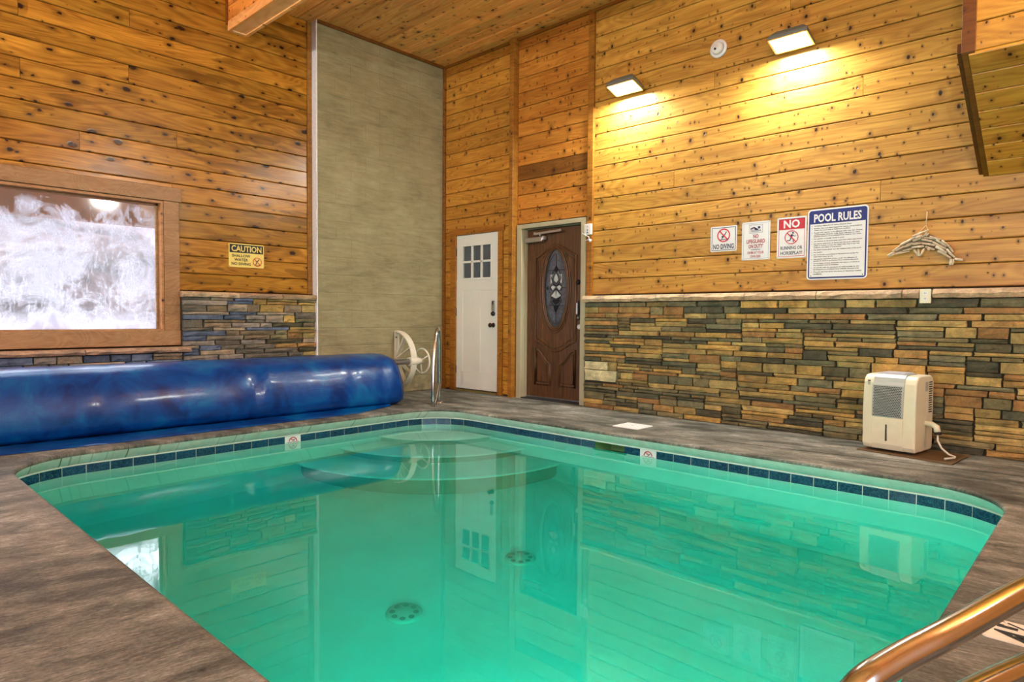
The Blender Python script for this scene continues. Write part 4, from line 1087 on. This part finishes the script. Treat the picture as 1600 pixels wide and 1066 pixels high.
for (a, b_, c, e, w) in ST:
    p0, p1 = Vector((*dp(a, b_), 0)), Vector((*dp(c, e), 0)); r = w*DK/8.2*.5; y = -.02-rd.uniform(0, .014)
    P = [(p0.x+(p1.x-p0.x)*t, y+rd.uniform(-.003, .003), p0.y+(p1.y-p0.y)*t+rd.uniform(-.15, .15)*r) for t in (0, .06, .5, .94, 1)]
    k = rd.uniform(.75, 1.05); o = MB().tube(P, [r*.7, r, r*rd.uniform(.95, 1.1), r*.95, r*.65], 6).build('driftwood_stick', M_drift, s)
tw = MB(); a, b_, c, e = dp(645, 112), dp(636, 315), dp(540, 442), dp(662, 388)
tw.tube([(a[0], -.006, a[1]), (b_[0], -.012, b_[1])], .004, 6); tw.tube([(b_[0], -.012, b_[1]), (c[0], -.026, c[1])], .0024, 5); tw.tube([(b_[0], -.012, b_[1]), (e[0], -.026, e[1])], .0024, 5); tw.build('twine', M_rope, s)
MB().tube([(a[0], .014, a[1]), (a[0], -.012, a[1]+.002)], .003, 6).build('nail', M_black, s)

# ------------------------------------------------------------------ dehumidifier
mt = tag(MB().prism([(5.36, -.50), (5.99, -.62), (6.03, -.17), (5.42, -.10)], 0, .008, 'z').build('floor_board', M_mat), 'thin brown board under the dehumidifier', 'board')
s = root('dehumidifier', 'cream dehumidifier with grey perforated grille on the deck', 'dehumidifier', (5.59, -.325, .008), (0, 0, math.radians(-8.5)))
hw, hd, hz = .183, .165, .575
def body_sec(x0, x1, d0, d1, z0, z1, r): return None
prof = []   # side profile (y,z) with rounded top front
m = MB(); P = [(-hd+.02, .015), (-hd, .05)]+[(-hd+.004-.012*math.sin(t*PI), .05+t*(hz-.12)) for t in (.25, .5, .75)]+[(-hd+.006, hz-.06), (-hd+.016, hz-.028), (-hd+.045, hz-.006), (-hd+.09, hz), (hd-.05, hz), (hd-.02, hz-.012), (hd, hz-.05), (hd, .04), (hd-.02, .015)]
m.prism(P, -hw, hw, 'x'); m.build('body', M_cream, s, bevel=.014, seg=3)
for xx in (-.125, .125):
    for yy in (-.11, .11): MB().lathe([(.016, 0), (.016, .02)], 10, (xx, yy, 0)).build('caster', M_rubber, s)
gx0, gx1 = -.105, .097; gy = -hd-.016
gp = MB(); GP = [(-hd-.002, .255), (-hd-.019, .27), (-hd-.02, .40), (-hd-.012, .5), (-hd+.002, hz-.05), (-hd+.015, hz-.02), (-hd+.045, hz+.004), (-hd+.09, hz+.008), (hd-.1, hz+.008), (hd-.1, hz-.01), (-hd+.06, hz-.02), (-hd+.03, .5), (-hd+.02, .255)]
gp.prism(GP, gx0-.006, gx1+.006, 'x'); gpo = gp.build('grille', M_silver, s, bevel=.003)
hl = MB()
for j in range(19):
    for i in range(17):
        x = gx0+.008+i*.0116+(.0058 if j % 2 else 0); z = .275+j*.0118
        if x > gx1-.006: continue
        q = (z-.27)/.13
        yy = -hd-.0195-.001*min(q, 1) if z < .40 else -hd-.0203+(z-.40)*.082
        hl.prism([(x+.0045*math.cos(2*PI*k/6), z+.0045*math.sin(2*PI*k/6)) for k in range(6)], yy-.0018, yy+.004)
hl.build('grille_holes', M_hole, gpo)['kind'] = 'stuff'
bk_ = MB(); BP = [(-hd+.012, .018), (-hd-.008, .06), (-hd-.0175, .15), (-hd-.0195, .25), (-hd+.02, .25), (-hd+.03, .02)]; bk_.prism(BP, gx0-.006, gx1+.006, 'x'); bko = bk_.build('water_bucket', M_cream, s, bevel=.003)
MB().prism(rrect(-.012, .085, -.001, .21, .005, 4), -hd-.0205, -hd-.008).build('level_window', plain('smoke_window', sc(74,66,58), .2), bko)
MB().box((-.09, -.09, hz+.004), (.08, .06, hz+.016)).build('handle_recess', plain('handle_lilac', sc(186,186,196), .35), s, bevel=.008)
for (z, h_) in ((.525, .004), (.51, .006), (.498, .004)): MB().box((-.15, -hd-.002, z-h_), (-.135, -hd+.012, z+h_)).build('indicator', M_silver if z < .52 else M_hole, s)
vn = MB()
for j in range(14): vn.box((hw-.002, .07, .3+j*.017), (hw+.0015, .13, .308+j*.017))
vn.build('side_vents', M_hole, s)
MB().box((hw-.004, .0, .46), (hw+.001, .055, .53)).build('side_grip', M_silver, s, bevel=.004)
hs = root('drain_hose'); hs.parent = s
MB().tube([(hw-.01, .02, .225), (hw+.045, .02, .222), (hw+.075, .015, .205), (hw+.085, .01, .17)], [.02, .02, .022, .022], 10).build('elbow', M_cream, hs)
MB().lathe([(.026, 0), (.026, .012)], 12, (hw+.086, .01, .155)).build('collar', M_black, hs)
MB().tube([(hw+.086, .01, .16), (hw+.09, .0, .11), (hw+.12, -.01, .06), (hw+.17, -.02, .025), (hw+.21, -.02, .014), (hw+.215, -.05, .012), (hw+.175, -.12, .008)], .007, 8).build('tube', M_reel, hs)

# ------------------------------------------------------------------ pool cover reel
s = root('cover_reel', 'cream cover reel with half-wheel bracket and handwheel on the plaster wall', 'reel', (0, 0, 0))
AX, AZ = .315, .425; YB = -.80; CZ = .44; RR = .365
n = 28
def half(r): return [(r*math.cos(-PI/2+PI*i/n), CZ+r*math.sin(-PI/2+PI*i/n)) for i in range(n+1)]
o_, i_ = half(RR), half(RR-.014)
for YB_ in (YB,):
    br = MB()
    for i in range(n): br.prism([o_[i], o_[i+1], i_[i+1], i_[i]], YB_-.042, YB_+.042)
    br.build('bracket_rim', M_reel, s)
    bx('wall_plate', (.001, YB_-.035, CZ-RR), (.012, YB_+.035, CZ+RR), M_reel, s)
    disc(MB(), 0, 0, .01, -.002, .002).build('bolt', M_black, s, (.014, YB_-.015, CZ+.28), (0, 0, PI/2))
    for a in (58, 28, 0, -28, -58):
        t = math.radians(a); q = (.01+(RR-.01)*math.cos(t), CZ+(RR-.01)*math.sin(t)); nx_, nz_ = -math.sin(t)*.007, math.cos(t)*.007
        MB().prism([(.01+nx_, CZ+nz_), (.01-nx_, CZ-nz_), (q[0]-nx_, q[1]-nz_), (q[0]+nx_, q[1]+nz_)], YB_-.036, YB_+.02).build('spoke', M_reel, s)
MB().lathe([(.055, -.05), (.055, .06), (.04, .1), (.04, .15)], 18, (AX+.01, YB, AZ), 'y').build('hub', M_reel, s)
hwl = MB(); YW = YB+.15
hwl.tube([(AX+.01+.155*math.cos(2*PI*i/28), YW, AZ+.155*math.sin(2*PI*i/28)) for i in range(28)], .012, 8, True)
for k in range(3):
    a = 2*PI*k/3+.5; hwl.tube([(AX+.01, YW-.02, AZ), (AX+.01+.15*math.cos(a), YW, AZ+.15*math.sin(a))], .012, 6)
hwl.build('handwheel', M_reel, s)
MB().tube([(AX-.02, -6.08, AZ), (AX-.19, -6.08, .0)], .018, 8).build('stand_leg', M_reel, s); MB().tube([(AX+.02, -6.08, AZ), (AX+.19, -6.08, .0)], .018, 8).build('stand_leg', M_reel, s)
MB().tube([(AX, YB, AZ), (AX, -6.12, AZ)], .036, 14).build('tube', M_alu, s)
# the rolled solar cover: a sagging roll that rests on the deck
rc = random.Random(33); prof = [(.20, .03), (.13, .14), (.11, .30), (.17, .44), (.28, .525), (.42, .558), (.57, .556), (.70, .535), (.79, .495), (.865, .425), (.915, .33), (.945, .22), (.955, .12), (.945, .045), (.90, .012), (.62, .008), (.38, .010)]
NYc = 90; vv = []; ff = []; m = len(prof)
import mathutils
for j in range(NYc+1):
    t = j/NYc; Y = -5.95+(4.55)*t
    sx = .82+.18*t
    for q, (x, z) in enumerate(prof):
        nz = mathutils.noise.noise(Vector((q*.45, Y*1.5, 3.1)))*.006+mathutils.noise.noise(Vector((q*.9+7, Y*6.0, 1.3)))*.006
        cr = 0
        for yc, wd, dp_ in ((-3.05, .03, .022), (-2.97, .02, -.01), (-1.62, .02, .014), (-4.3, .04, .01), (-2.0, .03, .012)):
            cr += dp_*math.exp(-((Y+(q-9)*.02-yc)/wd)**2)
        e = 1.0
        if t > .985: e = 1-(t-.985)/.015*.05
        xx = .30+(x*sx-.30)*e+(nz-cr)*(1 if x > .5 else .3); zz = .30+(z-.30)*e+(nz-cr)*.5*(1 if z > .3 else 0)
        vv.append((xx, Y-.03*(z-.2)*(t > .8), max(.006, zz)))
for j in range(NYc):
    for q in range(m): ff.append((j*m+q, j*m+(q+1) % m, (j+1)*m+(q+1) % m, (j+1)*m+q))
ff += [tuple(range(m)), tuple(range(NYc*m, NYc*m+m))]
cv = MB().add(vv, ff, True); cvo = cv.build('solar_pool_cover', M_cover); tag(cvo, 'blue bubble solar cover rolled up on the reel along the pool', 'pool cover')
# its loose outer edge lying on the deck
tv = []; tf = []; NJ = 60
for j in range(NJ+1):
    t = j/NJ; Y = -5.9+4.3*t; xo = min(1.21, 1.13+.08*math.sin(t*3.0)+.015*math.sin(t*17)) if t < .9 else 1.13-(t-.9)*1.6
    xo = min(xo, 1.2); 
    if Y < -4.75: xo = 1.16-.05*(-4.75-Y)
    for q, x in enumerate((.78, .88, .95, 1.02, 1.08, xo-.01, xo)):
        x = min(x, xo); tv.append((x, Y, .004+(.010*abs(mathutils.noise.noise(Vector((x*9, Y*5, 0)))) if q < 6 else 0)+(.02 if q == 2 else 0)))
for j in range(NJ):
    for q in range(6): tf.append((j*7+q, j*7+q+1, (j+1)*7+q+1, (j+1)*7+q))
MB().add(tv, tf, True).build('loose_edge', M_cover, cvo)

# ------------------------------------------------------------------ handrails
def smooth(P, it=2):
    P = [Vector(p) for p in P]
    for _ in range(it):
        Q = [P[0]]
        for a, b_ in zip(P[:-1], P[1:]): Q += [a.lerp(b_, .25), a.lerp(b_, .75)]
        P = Q+[P[-1]]
    return P
s = root('pool_handrail', 'chrome handrail at the far corner of the pool by the reel', 'handrail', (1.12, -1.04, 0), group='chrome pool handrails')
dxy = Vector((.62, -.78, 0)).normalized()
def rp(d, z): return (dxy.x*d, dxy.y*d, z)
MB().tube(smooth([rp(0, 0), rp(0, .5), rp(.02, .82), rp(.12, .87), rp(.24, .74), rp(.33, .40), rp(.36, .05), rp(.30, -.03), rp(.20, .06), rp(.02, .22)], 3), .021, 12).build('rail', M_chrome, s)
MB().lathe([(.05, 0), (.045, .012), (.024, .02)], 16, (0, 0, 0)).build('flange', M_chrome, s)
s = root('pool_handrail', 'chrome handrail in the near right corner beside the depth plate', 'handrail', (6.80, -4.05, 0), group='chrome pool handrails')
o = Vector((6.80, -4.05, 0))
rail = [(6.83, -3.93, 0), (6.83, -3.93, .42), (6.80, -4.02, .50), (6.689, -4.355, .482), (6.616, -4.583, .461), (6.552, -4.712, .432), (6.515, -4.81, .41), (6.505, -4.835, .345), (6.525, -4.77, .295), (6.613, -4.492, .302), (6.688, -4.285, .305), (6.815, -3.96, .305)]
MB().tube([p-o for p in smooth([Vector(r) for r in rail], 3)], .0238, 20).build('rail', M_chrome, s)
MB().lathe([(.05, 0), (.045, .012), (.024, .02)], 16, (.03, .12, 0)).build('flange', M_chrome, s)
